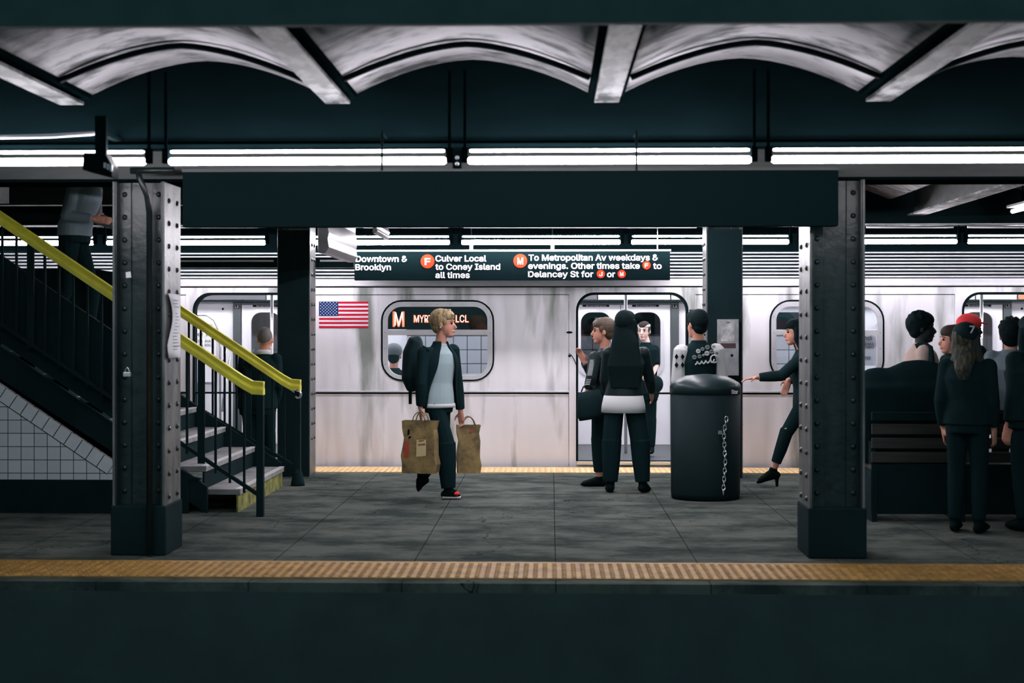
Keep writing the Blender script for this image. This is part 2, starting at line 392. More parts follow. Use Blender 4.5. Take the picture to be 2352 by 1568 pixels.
for i, x in enumerate(beamx[1:7]):
    root = empty('ceiling_beam', (x, 6.8, 2.8), ['sooty ceiling beam leading off at the left end of the arches', 'sooty pale ceiling beam that slants into the upper left corner', 'ceiling beam slanting down to the right, first one left of the middle',
        'nearly upright ceiling beam between the two fully seen arches', 'ceiling beam slanting down to the left, right of the two full arches', 'ceiling beam beyond the upper right corner'][i], 'beam', 'steel beams between the near arches')
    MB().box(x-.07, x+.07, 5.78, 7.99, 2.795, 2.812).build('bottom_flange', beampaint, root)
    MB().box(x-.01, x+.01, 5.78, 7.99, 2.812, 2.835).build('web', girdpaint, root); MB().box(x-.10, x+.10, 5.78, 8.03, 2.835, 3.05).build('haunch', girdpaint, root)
for i, x in enumerate(beamx[2:7]):
    root = empty('ceiling_beam', (x, 11.8, 2.64), ['platform ceiling beam above the stairs, mostly hidden by the blank black panel', 'platform ceiling beam behind the blank black panel, over the walking woman', 'platform ceiling beam behind the blank black panel, over the long-haired woman',
        'lit diagonal ceiling beam just right of the right riveted column', 'lit ceiling beam end at the right edge, under the second row of lights'][i] if True else '', 'beam', 'steel beams over the platform')
    y0 = 9.5; xx = x+(.25 if i > 2 else 0)
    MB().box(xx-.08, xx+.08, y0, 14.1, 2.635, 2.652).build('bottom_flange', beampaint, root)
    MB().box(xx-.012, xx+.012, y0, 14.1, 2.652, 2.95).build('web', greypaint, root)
def girder(name, y, x0, x1, z0, z1, fw, mflat, label, mf2=None):
    root = empty(name, ((x0+x1)/2, y, z0), label, 'girder')
    MB().box(x0, x1, y-.02, y+.02, z0+.02, z1).build('web', mflat, root)
    MB().box(x0, x1, y-fw, y+fw, z0, z0+.02).build('bottom_flange', mf2 or mflat, root)
    return root
girder('steel_girder', 5.75, -8, 8, 2.755, 3.6, .021, trackm, 'dark steel girder across the very top of the picture')
girder('steel_girder', 8.07, -8, 8, 2.545, 3.6, .075, girdpaint, 'long dark steel girder under the arches, above the front row of lights')
g3 = girder('steel_girder', 9.34, -8, 8, 2.475, 3.6, .16, greypaint, 'grey steel girder resting on the two near riveted columns', girdpaint)  # bottom flange coloured near black to stand for shade under the girder
girder('steel_girder', 14.25, -8, 8, 2.56, 3.6, .13, blackpaint, 'dark steel girder resting on the two far riveted columns')
for i, x in enumerate(beamx[1:6]):
    pts = [(x+.11+(BP-.22)*t, 7.48, 2.845+.185*(1-abs(2*t-1)**1.6)) for t in [k/20 for k in range(21)]]
    tag(MB().tube(pts, .017, 8, (0, 1, 0)).build('arched_conduit', rubber, None, True), ['thin black conduit across the arch at the upper left corner', 'thin black conduit bent across the left arch', 'thin black conduit bent across the arch left of the middle beam',
        'thin black conduit bent across the arch right of the middle beam', 'thin black conduit across the arch at the upper right corner'][i], 'conduit', 'conduits bent across the arches')

# ------------------------------------------------------------------ columns
def column(x0, x1, y0, d, ztop, label, base=True):
    cx = (x0+x1)/2; root = empty('steel_column', (cx, y0+d/2, 0), label, 'column', 'riveted steel columns of the platform')
    for k, xx in enumerate((x0, x1-.016)): MB().box(xx, xx+.016, y0, y0+d, 0, ztop).build('side_plate', litsidepaint, root, bevel=.003)
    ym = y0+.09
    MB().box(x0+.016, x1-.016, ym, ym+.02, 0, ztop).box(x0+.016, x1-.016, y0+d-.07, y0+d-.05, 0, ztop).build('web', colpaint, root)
    b = MB(); wA = (x1-x0)*.25
    for xa, xb in ((x0+.016, x0+.016+wA), (x1-.016-wA, x1-.016)): b.box(xa, xb, ym-.014, ym, 0, ztop)
    for xa in (x0+.016, x1-.028): b.box(xa, xa+.012, y0+.004, ym, 0, ztop)
    b.build('angle_iron', colpaint, root, bevel=.003)
    rv = MB(); z = .42
    def dome(c, ax):
        c = Vector(c); vs = []; n = 8
        for r, h in ((.019, 0), (.015, .009), (.007, .014)):
            for k in range(n):
                a = 2*math.pi*k/n
                if ax == 'y': vs.append(c+Vector((r*math.cos(a), -h, r*math.sin(a))))
                else: vs.append(c+Vector((ax*h, r*math.cos(a), r*math.sin(a))))
        rv.add(vs, [(16+k) for k in range(0)] or [tuple(range(16, 24))]+[(k, (k+1) % 8, (k+1) % 8+8, k+8) for k in range(8)]+[(k+8, (k+1) % 8+8, (k+1) % 8+16, k+16) for k in range(8)])
    while z < ztop-.05:
        for xx in (x0+.016+wA*.5, x1-.016-wA*.5): dome((xx, ym-.014, z), 'y')
        for yy in (y0+.1, y0+d-.1):
            dome((x1, yy, z-.04), 1); dome((x0, yy, z-.04), -1)
        z += .152
    rv.build('rivets', colpaint, root, True)
    if base: MB().box(x0-.01, x1+.01, y0-.01, y0+d+.01, 0, .33).build('base_block', blackpaint, root, bevel=.01)
    return root
cNL = column(X(258, 9.15), X(378, 9.15), 9.15, .40, 2.475, 'near riveted steel column at left, beside the stairs, with a paper notice on it')
cNR = column(X(1860, 9.15), X(1987, 9.15), 9.15, .40, 2.475, 'near riveted steel column at right, in front of the reaching woman')
cFL = column(X(637, 14.08), X(712, 14.08), 14.08, .34, 2.56, 'far riveted column between the stairs and the train flag', False)
cFR = column(X(1622, 14.08), X(1706, 14.08), 14.08, .34, 2.56, 'far riveted column behind the trash bin, carrying the steel box', False)
# cladding on the far columns' fronts (they read as flat dark faces)
for c, a, b_ in ((cFL, 639, 710), (cFR, 1625, 1703)):
    MB().box(X(a, 14.08), X(b_, 14.08), 14.07, 14.09, 0, 2.5).build('front_plate', blackpaint, c)
# paper notice on the near left column's right face
xr = X(378, 9.15)+.003; n = 10; vs = []
for k in range(n+1):
    t = k/n; z = 1.735-t*.43; yo = 9.19+.10*math.sin(t*5.2)*.55+.03*t; b = .004+.012*abs(math.sin(t*4))
    vs += [(xr+.012+b, yo-.02, z), (xr+.008, 9.50, z)]
o = MB().add(vs, [(2*k, 2*k+1, 2*k+3, 2*k+2) for k in range(n)]).build('paper_notice', paperm, None, True)
so = o.modifiers.new('s', 'SOLIDIFY'); so.thickness = .001; tag(o, 'curling white printed notice taped to the side of the left riveted column', 'notice')
b = MB()
for k in range(16):
    z = 1.69-k*.022
    if k != 3: b.box(xr+.0205, xr+.0215, 9.27, 9.27+random.uniform(.1, .19), z, z+.004)
b.build('printed_lines', inkm, o)
tag(MB().prism([(X(288, 9.14), Z(624, 9.14)), (X(299, 9.14), Z(622, 9.14)), (X(301, 9.14), Z(636, 9.14)), (X(289, 9.14), Z(637, 9.14))], 9.146, 9.148).build('paper_sticker', paperm), 'small white square sticker on the front of the left riveted column', 'sticker')
# padlock on the left column
pl = empty('padlock', P(292, 850, 9.12), 'small steel padlock hanging on the front of the left riveted column', 'padlock')
c = P(292, 856, 9.12); MB().box(c.x-.025, c.x+.025, 9.11, 9.14, c.z-.025, c.z+.005).build('lock_body', boxsteel, pl, bevel=.004)
MB().tube([(c.x-.016+.032*t, 9.122, c.z+.005+.03*math.sin(math.pi*t)) for t in [k/10 for k in range(11)]], .004).build('shackle', chrome, pl, True)
# pipe over the left column
y = 9.05
tag(MB().tube([P(300, 392, y), P(360, 391, y), P(400, 391, y)], .021).tube([P(316, 392, y), P(322, 412, y), P(338, 450, y), P(343, 490, y+.1), P(343, 1275, y+.05)], .02).build('conduit', colpaint, None, True), 'dark painted conduit bending down the front of the left riveted column', 'conduit')
# blank black panel
xl, xr_ = X(419, 9.0), X(1926, 9.0)
root = empty('black_panel', ((xl+xr_)/2, 9.05, Z(520, 9.0)), 'long blank black sign panel hung between the two near columns', 'sign')
MB().box(xl, xr_, 9.0, 9.09, Z(520, 9.0), Z(393, 9.0)).build('panel', signblk, root, bevel=.004)
MB().box(xl, xr_, 8.985, 9.1, Z(393, 9.0), Z(386, 9.0)).build('top_trim', greypaint, root)

for px in (700, 1180, 1660): MB().box(X(px, 9.1), X(px+12, 9.1), 9.088, 9.2, 2.45, 2.476).build('bracket', blackpaint, root)
# ------------------------------------------------------------------ fluorescent rows
def fixture(x0, x1, y, z, tm, r, label, group, hang, hangz):
    root = empty('fluorescent_light', ((x0+x1)/2, y, z), label, 'lamp', group)
    zu = z+r+.034
    MB().loft([(x0+.01, y, zu), (x0+.02, y, zu), (x1-.02, y, zu), (x1-.01, y, zu)], [r*.25, r*.38, r*.38, r*.25], (0, 1, 0), 12).build('added_upper_tube', tm, root, True)  # second tube added in place of a reflector, to light the vault
    MB().loft([(x0, y, z), (x0+.012, y, z), (x1-.012, y, z), (x1, y, z)], [r*.6, r, r, r*.6], (0, 1, 0), 14).build('tube', tm, root, True)
    for xx in (x0-.035, x1+.0): MB().box(xx, xx+.035, y-.02, y+.02, z-r*.5, z+r+.05).build('lamp_holder', girdpaint, root)
    for xx in (x0-.018, x1+.018): MB().box(xx-.008, xx+.008, y-.006, y+.006, z+r+.05, hangz).build('hanger', girdpaint, root)
    return root
YN, ZN = 7.86, Z(368, 7.86)
NS_ = iter((46, 40, 46, 26, 24))
for a, b_, lb in ((-315, 335, 'front row fluorescent light at the left edge, above the stairs'), (388, 1025, 'front row fluorescent light left of centre, above the blank black panel'),
                  (1075, 1725, 'front row fluorescent light right of centre, above the blank black panel'), (1772, 2420, 'front row fluorescent light running to the right edge'), (2470, 3110, 'front row fluorescent light beyond the right edge')):
    st_ = next(NS_); fixture(X(a, YN), X(b_, YN), YN, ZN, mat('tube_near_%d' % st_, (1, 1, 1), .5, emit=(.96, .925, .99), estr=st_), .021, lb, 'front row of fluorescent lights', 0, 2.96)
YF, ZF = 14.62, Z(556, 14.62)
FS_ = iter((40, 46, 66, 80, 66, 40, 36))
for a, b_, lb in ((-150, 215, 'back row light seen through the stair balusters at the left edge'), (245, 610, 'back row light between the near left column and the far left column'),
                  (668, 1033, 'back row light above the words on the left of the direction sign'), (1060, 1425, 'back row light above the middle of the direction sign'),
                  (1450, 1812, 'back row light passing behind the far right column'), (1840, 2198, 'back row light just right of the near right column'), (2222, 2590, 'back row light at the right edge')):
    st_ = next(FS_); fixture(X(a, YF), X(b_, YF), YF, ZF, mat('tube_far_%d' % st_, (1, 1, 1), .5, emit=(.96, .92, .99), estr=st_), .026, lb, 'back row of fluorescent lights', 0, 2.96)
for a in (-5.2, -3.2, -1.2, .8, 2.8, 4.8): fixture(a, a+1.7, 18.9, 2.62, mat('tube_tunnel_added', (1, 1, 1), .5, emit=(.97, .95, 1), estr=80), .02, 'unseen light added in the tunnel beyond the train', 'unseen lights added beyond the train', 0, 2.96)  # unseen row added to brighten the tile wall behind the train windows
def lamp_y(x, y0, y1, z, st, label, hid=2.98):
    root = empty('fluorescent_light', (x, (y0+y1)/2, z), label, 'lamp', 'lights running across the platform ceiling, four of them added')
    MB().loft([(x, y0, z), (x, y0+.012, z), (x, y1-.012, z), (x, y1, z)], [.013, .02, .02, .013], (1, 0, 0), 14).build('tube', mat('tube_mid_%d' % st, (1, 1, 1), .5, emit=(.96, .925, .99), estr=st), root, True)
    MB().box(x-.05, x+.05, y0-.02, y1+.02, z+.035, z+.06).build('reflector', refl, root, bevel=.003)
    for yy in (y0-.03, y1): MB().box(x-.018, x+.018, yy, yy+.03, z-.015, z+.036).build('lamp_holder', girdpaint, root)
    for yy in (y0+.3, y1-.3): MB().box(x-.007, x+.007, yy-.007, yy+.007, z+.06, hid).build('hanger', girdpaint, root)
lamp_y(-.55, 10.2, 11.9, 2.58, 88, 'added ceiling light hidden above the blank black panel, left of centre'); lamp_y(-.55, 12.2, 13.8, 2.58, 88, 'added ceiling light hidden above the blank black panel, behind the left one')  # these four unseen lamps are added to even out light on the train
lamp_y(1.05, 10.2, 11.9, 2.58, 88, 'added ceiling light hidden above the blank black panel, right of centre'); lamp_y(1.05, 12.2, 13.8, 2.58, 88, 'added ceiling light hidden above the blank black panel, behind the right one')
lamp_y(X(2325, 13.7), 12.0, 13.7, Z(488, 13.7), 22, 'ceiling light running towards the viewer at the right edge')
# white tubes added to show the line of light above the back row
for a, b_, lb in ((380, 592, 'added white tube for the lit line left of the far left column'), (835, 1030, 'added white tube for the lit line above the left part of the direction sign'), (1065, 1600, 'added white tube for the lit line above the middle of the direction sign'), (1990, 2190, 'added white tube for the lit line, right of the near right column'), (2222, 2500, 'added white tube for the lit line at the right edge')):
    tag(MB().tube([P(a, 521, 14.36), P(b_, 521, 14.36)], .012).build('conduit', refl, None, True), lb, 'conduit', 'added white tubes for the lit line above the back row')  # no real conduit: added tubes standing in for the line of light
for px, lb in ((877, 'thin black rod crossing the front row light left of centre'), (1462, 'thin black rod crossing the front row light right of centre')):
    tag(MB().tube([Vector((X(px, 7.78), 7.996, 2.60)), Vector((X(px, 7.78), 7.80, 2.60)), P(px, 391, 7.78)], .007).build('hanging_rod', rubber), lb, 'rod', 'thin rods in front of the light row')
tag(MB().tube([P(1913, 512, 14.3), P(1913, 512, 14.3)+Vector((0, 0, .01))], .004).build('hanging_rod', rubber), 'tiny rod stub behind the right column', 'rod') if False else None
# small lamp connector between two front fixtures
cn = empty('lamp_connector', P(1050, 372, 7.9), 'small double junction between the two middle front lights', 'junction')
MB().box(*[X(1040, 7.86), X(1060, 7.86)], 7.84, 7.9, Z(385, 7.86), Z(345, 7.86)).build('bracket', blackpaint, cn)
for yy in (362, 376): MB().ell(P(1050, yy, 7.83), (.011, .011, .011)).build('terminal_cap', refl, cn, True)
# dark clamp at the left end
cl = empty('junction_box', P(228, 375, 7.7), 'dark metal junction box clamped over the left front light', 'junction box')
MB().prism([(X(197, 7.72), Z(348, 7.72)), (X(246, 7.72), Z(350, 7.72)), (X(262, 7.72), Z(378, 7.72)), (X(262, 7.72), Z(406, 7.72)), (X(194, 7.72), Z(388, 7.72))], 7.68, 7.8).build('box', rubber, cl, bevel=.004)
MB().box(X(219, 7.74), X(245, 7.74), 7.73, 7.76, Z(350, 7.74), Z(262, 7.74)).build('hanging_bracket', rubber, cl)
MB().box(X(224, 7.74), X(240, 7.74), 7.75, 8.05, Z(305, 7.74), Z(296, 7.74)).build('arm', rubber, cl)
for k in range(3): MB().box(X(238+7*k, 7.67), X(243+7*k, 7.67), 7.67, 7.685, Z(382+4*k, 7.67), Z(370+3*k, 7.67)).build('terminal', refl, cl)
# long lit conduit upper left
tag(MB().tube([P(-60, 316, 7.8), P(120, 312, 7.8), P(216, 306, 7.8)], .012).build('conduit', refl, None, True), 'pale cable conduit above the front lights at the upper left', 'conduit')
# silver lamp housings running away from the viewer
def silver(px1, ytop, ybot, Y1, Y0, wdt, label):
    x1 = X(px1, Y1); z0 = Z(ybot, Y1); z1 = Z(ytop, Y1)
    root = empty('silver_lamp_housing', (x1-wdt/2, (Y0+Y1)/2, z0), label, 'lamp housing')
    h = z1-z0; prof = [(x1-wdt, z0), (x1-.03, z0), (x1, z0+h*.12), (x1-.012, z0+h*.3), (x1, z0+h*.42), (x1-.02, z0+h*.7), (x1-.01, z1), (x1-wdt, z1)]
    MB().prism(prof, Y0, Y1).build('housing', silverlamp, root, bevel=.006)
    MB().box(x1-wdt*.6, x1-wdt*.5, Y0+.1, Y0+.12, z1-.01, 2.98).build('hanger', blackpaint, root); MB().box(x1-wdt*.6, x1-wdt*.5, Y1-.12, Y1-.1, z1-.01, 2.98).build('hanger', blackpaint, root)
silver(821, 505, 602, 14.0, 12.2, .10, 'large silver metal lamp housing hanging left of the direction sign')
silver(896, 512, 550, 14.1, 13.1, .05, 'small silver metal housing right of the larger one, above the sign')

# ------------------------------------------------------------------ direction sign
YS = 14.80
root = empty('direction_sign', P(1178, 640, YS), 'black direction sign with white words and orange route discs above the train', 'sign')
MB().box(X(814, YS), X(1539, YS), YS, YS+.09, Z(643, YS), Z(577, YS)).build('sign_board', mat('direction_sign_face', (.0028, .0075, .0085), .8, spec=0), root, bevel=.003)
MB().box(X(812, YS), X(1541, YS), YS-.006, YS+.095, Z(577, YS), Z(573, YS)).build('top_rail', refl, root)
MB().box(X(1176.5, YS), X(1178, YS), YS-.002, YS+.002, Z(641, YS), Z(578, YS)).build('panel_seam', rubber, root)
TY = YS-.003
for s, a, b_, yb in (('Downtown &', 817, 936, 601), ('Brooklyn', 816, 898, 620), ('Culver Local', 1000, 1117, 600), ('to Coney Island', 1000, 1149, 619), ('all times', 1000, 1079, 638),
                     ('To Metropolitan Av weekdays &', 1214, 1512, 598), ('evenings. Other times take', 1213, 1470, 617), ('to', 1500, 1520, 617), ('Delancey St for', 1213, 1363, 636), ('or', 1394, 1413, 636)):
    text('lettering', s, a, b_, yb, 13.6, TY, signwht, root, .026)
def disc(px, py, rpx, ch, Y, m, parent, mt, capf=1.0):
    c = P(px, py, Y); r = rpx/F*Y
    MB().loft([(c.x, Y, c.z), (c.x, Y-.003, c.z)], [r, r], (0, 0, 1), 32).build('route_disc', m, parent)
    text('route_letter', ch, px-rpx*.42, px+rpx*.42, py+rpx*.48, rpx*.96*capf, Y-.004, mt, parent, .03)
disc(982, 600, 16, 'F', TY, ored, root, signwht); disc(1195, 599, 16, 'M', TY, ored, root, signwht)
disc(1485, 609, 9.5, 'F', TY, ored, root, signwht); disc(1380, 629, 9.5, 'J', TY, ored, root, signwht); disc(1428, 629, 9.5, 'M', TY, ored, root, signwht)
for px in (1082, 1269): MB().box(X(px-4, YS), X(px+4, YS), YS+.02, YS+.06, Z(574, YS), Z(562, YS)).build('sign_bracket', refl, root); MB().box(X(px, YS)-.005, X(px, YS)+.005, YS+.045, YS+.055, Z(562, YS), 2.97).build('sign_hanger', girdpaint, root)
MB().tube([P(1510, 577, YS-.03), P(1510, 520, YS-.03)], .006).build('sign_rod', steelb, root)
# black cable trough left of the sign
root = empty('cable_trough', P(580, 612, 14.43), 'black cable trough with a pale rim left of the direction sign', 'trough')
MB().box(X(404, 14.43), X(812, 14.43), 14.422, 14.53, Z(613, 14.43), Z(590, 14.43)).build('trough', blackpaint, root)
MB().box(X(404, 14.41), X(628, 14.41), 14.405, 14.422, Z(600, 14.41), Z(596, 14.41)).build('rim', refl, root)
MB().box(X(735, 14.41), X(808, 14.41), 14.405, 14.422, Z(600, 14.41), Z(596, 14.41)).build('rim', refl, root)

# ------------------------------------------------------------------ subway car
YT = 15.2
car = empty('subway_car', (0.9, YT+1.3, -1.0), 'stainless steel subway car standing open-doored behind the platform', 'train')
def xt(px): return X(px, YT)
def zt(py): return Z(py, YT)
doorc = [xt(570), xt(1452), xt(2340)]; DHW = (xt(1580)-xt(1325))/2; DZ1 = zt(673); DZ0 = .06
winc = [xt(128), xt(1005), xt(1899)]; WHW = (xt(1133)-xt(878))/2; WZ0, WZ1 = zt(873), zt(691)
XL, XR = -7.6, 7.2
holes = [rrtop(c-DHW, DZ0, c+DHW, DZ1, .19) for c in doorc]+[rr(c-WHW, WZ0, c+WHW, WZ1, .22) for c in winc]
# split in panels so that seams read
FW = DHW+.085; seams = [XL]+sum([[c-FW, c+FW] for c in doorc], [])+[XR]
for i in range(0, len(seams), 2):
    a, b_ = seams[i], seams[i+1]; hs = [rr(c-WHW, WZ0, c+WHW, WZ1, .22) for c in winc if a < c < b_]
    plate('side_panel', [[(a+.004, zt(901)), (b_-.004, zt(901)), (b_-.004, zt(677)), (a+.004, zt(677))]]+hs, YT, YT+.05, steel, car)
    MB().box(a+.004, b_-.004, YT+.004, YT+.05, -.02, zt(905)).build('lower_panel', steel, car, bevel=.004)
    MB().box(a, b_, YT-.014, YT+.03, zt(901), zt(897.5)).build('belt_moulding', steelfr, car, bevel=.003)
MB().box(XL, XR, YT+.015, YT+.06, zt(905), zt(901)).build('seam_shadow_gap', rubber, car)
for c in doorc:
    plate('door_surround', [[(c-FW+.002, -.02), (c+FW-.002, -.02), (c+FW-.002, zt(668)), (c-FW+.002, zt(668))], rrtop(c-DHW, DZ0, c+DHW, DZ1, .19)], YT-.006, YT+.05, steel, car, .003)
    plate('door_seal', [rrtop(c-DHW-.008, DZ0, c+DHW+.008, DZ1+.008, .195), rrtop(c-DHW+.016, DZ0+.001, c+DHW-.016, DZ1-.018, .18)], YT-.01, YT+.1, rubber, car)
    MB().box(c-DHW, c+DHW, YT-.03, YT+.16, .02, .055).build('door_sill', steelb, car, bevel=.003)
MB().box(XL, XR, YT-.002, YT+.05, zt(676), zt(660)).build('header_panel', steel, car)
MB().box(XL, XR, YT-.003, YT+.01, zt(677.2), zt(675.8)).build('seam_line', rubber, car)
MB().box(XL, XR, YT-.02, YT+.05, zt(657), zt(653)).build('drip_rail', steelfr, car, bevel=.003)
MB().box(XL, XR, YT+.01, YT+.05, zt(660), zt(657)).build('seam_shadow_gap', rubber, car)
MB().box(XL, XR, YT+.01, YT+.05, zt(653), zt(640)).build('cove_panel', steelfr, car)
ribs = MB(); MB().box(XL, XR, YT+.035, YT+.08, zt(641), zt(574)).build('corrugation_back', girdpaint, car)
z = zt(638); k = 0
while z < zt(577):
    ribs.loft([(XL, YT+.03+.002*k, z+.010), (XR, YT+.03+.002*k, z+.010)], [(.016, .011)]*2, (0, 0, 1), 8); z += .0375; k += 1
ribs.build('corrugated_ribs', steelfr, car, True)
MB().prism([(YT+.05, zt(574)), (YT+.35, 2.56), (YT+1.0, 2.68), (YT+1.9, 2.68), (YT+2.5, 2.5), (YT+2.62, 2.3), (YT+2.62, 2.24), (YT+.1, 2.24)], XL, XR, 'x').build('roof', girdpaint, car)
# interior shell
YI = 17.72
MB().box(XL, XR, YT+.05, YI, 0.0, .03).build('car_floor', mat('car_floor', (.06, .07, .075), .5), car)
MB().box(XL, XR, YT+.06, YI, 2.16, 2.2).build('car_ceiling', interior, car)
for yy in (YT+.55, YI-.55): MB().box(XL+.3, XR-.3, yy-.09, yy+.09, 2.14, 2.159).build('ceiling_light', carlight, car)
def zi(py): return Z(py, YI)
ODH = .63
oh = []
for c in doorc: oh.append([(c-ODH, .03), (c+ODH, .03), (c+ODH, zi(694)), (c-ODH, zi(694))])
iwin = [rr(c-.62, zi(860), c+.62, zi(715), .12) for c in winc]
plate('inner_wall', [[(XL, .03), (XR, .03), (XR, 2.16), (XL, 2.16)]]+oh+iwin, YI, YI+.03, interior, car)
for c in winc:
    plate('far_window_frame', [rr(c-.66, zi(867), c+.66, zi(708), .14), rr(c-.60, zi(858), c+.60, zi(717), .11)], YI-.012, YI+.0, steelfr, car)
    MB().box(c-.6, c+.6, YI+.012, YI+.018, zi(860), zi(715)).build('far_glass', glass, car)
# ad cove
MB().box(XL, XR, YI-.16, YI-.0, zi(693), zi(690)).build('cove_edge', blackpaint, car)
random.seed(3); adc = [(.75, .74, .78), (.8, .78, .8), (.5, .2, .12), (.72, .72, .75), (.10, .10, .11)]
xx = XL+.2; k = 0
while xx < XR-.8:
    wd = random.choice((.5, .9, .9)); MB().box(xx, xx+wd, YI-.14, YI-.135, 1.87, 2.08).build('advert_card', mat('ad%d' % (k % 5), adc[k % 5], .6), car) ; xx += wd+.02; k += 1
for c in doorc:
    for s in (-1, 1):
        a, b_ = (c-ODH+.006, c-.004) if s < 0 else (c+.004, c+ODH-.006)
        wc = (a+b_)/2
        d = plate('far_door_leaf', [[(a, .035), (b_, .035), (b_, zi(700)), (a, zi(700))], rr(wc-.19, zi(855), wc+.19, zi(717), .13)], YI-.03, YI-.0, interior if s < 0 else interior, car, .003)
        plate('door_window_frame', [rr(wc-.235, zi(864), wc+.235, zi(709), .16), rr(wc-.19, zi(855), wc+.19, zi(717), .13)], YI-.045, YI-.03, steelfr, d, .004)
        MB().box(wc-.2, wc+.2, YI-.012, YI-.008, zi(857), zi(715)).build('door_glass', glassdk, d)
        MB().box(wc-.17, wc+.17, YI-.034, YI-.03, zi(704.5), zi(699.5)-.0).build('warning_strip', signblk, d)
        text('warning_text', 'Do not hold doors', wc-.12, wc+.13, zi(703.6), .016, YI-.0355, signwht, d, .01, native=True)
    MB().box(c-ODH, c+ODH, YI-.05, YI+.0, zi(700), zi(694)).build('door_header', interiorgrey, car)
    for s, tx in ((1, ['L8', 'L6', 'L3'][doorc.index(c)]), (-1, None)):
        a = c+s*(ODH+.055)
        MB().box(a-.05, a+.05, YI-.05, YI-.001, .03, zi(694)).build('door_pillar', interiorgrey, car)
        if tx or s < 0:
            MB().box(a-.03, a+.03, YI-.054, YI-.05, zi(708), zi(699)).build('number_plate', signblk, car)
            text('number_text', tx or 'L8', a-.022, a+.024, zi(706.5), .036, YI-.0555, signwht, car, .02, native=True)
        MB().ell((a+s*.19, YI-.004, zi(709)), (.014, .008, .014)).build('lock_cylinder', rubber, car)
    MB().tube([(c, 16.5, .03), (c, 16.5, 2.16)], .019).build('grab_pole', steelb, car, True)
    # seats and screens beside the doors
for c in winc:
    for yy, s in ((YT+.12, 1), (YI-.02, -1)):
        a = c-1.0; b_ = c+1.0; y0, y1 = (yy, yy+.42) if s > 0 else (yy-.42, yy)
        MB().box(a, b_, y0, y1, .40, .46).box(a, b_, *((yy, yy+.05) if s > 0 else (yy-.05, yy)), .46, .80).build('bench_seat', seatblue, car, bevel=.01)
    for xx in (c-1.12, c+1.12):
        zz = 1.55; MB().tube([(xx, YI-.45, .03), (xx, YI-.45, zz-.25), (xx, YI-.40, zz-.07), (xx, YI-.25, zz), (xx, YI-.02, zz)], .016, 10, (1, 0, 0)).build('grab_rail', steelb, car, True)
# curved rail and map seen in the left doorway
y = 16.9
MB().tube([P(440, 723, y), P(475, 723, y), P(492, 735, y), P(503, 758, y), P(506, 800, y), P(506, 1000, y)], .014).build('grab_rail', steelb, car, True)
for a, b_ in ((515, 540),): MB().tube([P(528, 820, y), P(513, 905, y), P(511, 945, y)], .012).tube([P(519, 805, y), P(506, 850, y)], .012).build('grab_rail', steelb, car, True)
YA = YI-.03
def advert(cx, Y, ztop, lines, wdt, parent, h=.5):
    MB().box(cx-wdt/2, cx+wdt/2, Y, Y+.01, ztop-h, ztop).build('advert_board', paperm, parent)
    for s, zz, hh, ww in lines: text('advert_text', s, cx-ww/2, cx+ww/2, zz, hh, Y-.002, inkm, parent, .004, native=True)
zA = zi(765)
advert(X(463, YI), YA-.02, zi(742), [('fresh', zi(772), .055, .24), ('BETTER WAY', zi(786), .032, .34), ('FRESH GROCE', zi(795), .032, .34)], .40, car, .75)
for px, py in ((487, 821), (497, 829)): MB().ell(P(px, py, 17.6), (.03, .02, .03)).build('red_button', redm, car, True)
advert(xt(1985), YT+.075, zt(768), [('freshdi', zt(781), .05, .20), ('BETTER MA', zt(793), .028, .24), ('FRESH GRO', zt(800), .028, .24), ('$50 free', zt(826), .05, .17)], .30, car, .34)
# side windows
for i, c in enumerate(winc):
    fr = plate('window_frame', [rr(c-WHW+.008, WZ0+.008, c+WHW-.008, WZ1-.008, .21), rr(c-WHW+.062, WZ0+.05, c+WHW-.062, WZ1-.062, .15)], YT-.008, YT+.03, steelfr, car, .005)
    plate('window_gasket', [rr(c-WHW-.012, WZ0-.012, c+WHW+.012, WZ1+.012, .23), rr(c-WHW+.006, WZ0+.006, c+WHW-.006, WZ1-.006, .21)], YT-.006, YT+.01, rubber, fr)
    MB().box(c-WHW+.06, c+WHW-.06, YT-.005, YT+.03, zt(769.5), zt(757)).build('transom_bar', steelfr, fr, bevel=.003)
    MB().box(c-WHW+.05, c+WHW-.05, YT+.02, YT+.024, WZ0+.04, WZ1-.05).build('window_glass', glass, fr)
    b = MB()
    for t in [k/6 for k in range(1, 6)]:
        for zz in (WZ0+.028, WZ1-.034): b.ell((c-WHW+.2+t*(2*WHW-.4), YT-.01, zz), (.004, .003, .004), n=6, m=4)
    for t in (.2, .4, .6, .8):
        for xx in (c-WHW+.034, c+WHW-.034): b.ell((xx, YT-.01, WZ0+t*(WZ1-WZ0)), (.004, .003, .004), n=6, m=4)
    b.build('frame_screws', rubber, fr)
c = winc[1]
MB().box(c-WHW+.055, c+WHW-.055, YT+.04, YT+.1, zt(756), zt(703)).build('destination_display', signblk, car)
YD = YT+.037
def t2(s, a, b_, yb, cap, m, off, bo): text('display_text', s, a, b_, yb, cap, YD-off, m, car, bo)
t2('M', 902, 929, 749, 34, ledm, 0, .05); t2('M', 906, 926, 747, 30, ledw, .002, .01)
t2('MYRT', 950, 994, 740, 17, ledm, 0, .05); t2('MYRT', 952, 992, 739, 15, ledw, .002, .0)
t2('LCL', 1046, 1077, 740, 17, ledm, 0, .05); t2('LCL', 1048, 1075, 739, 15, ledw, .002, .0)
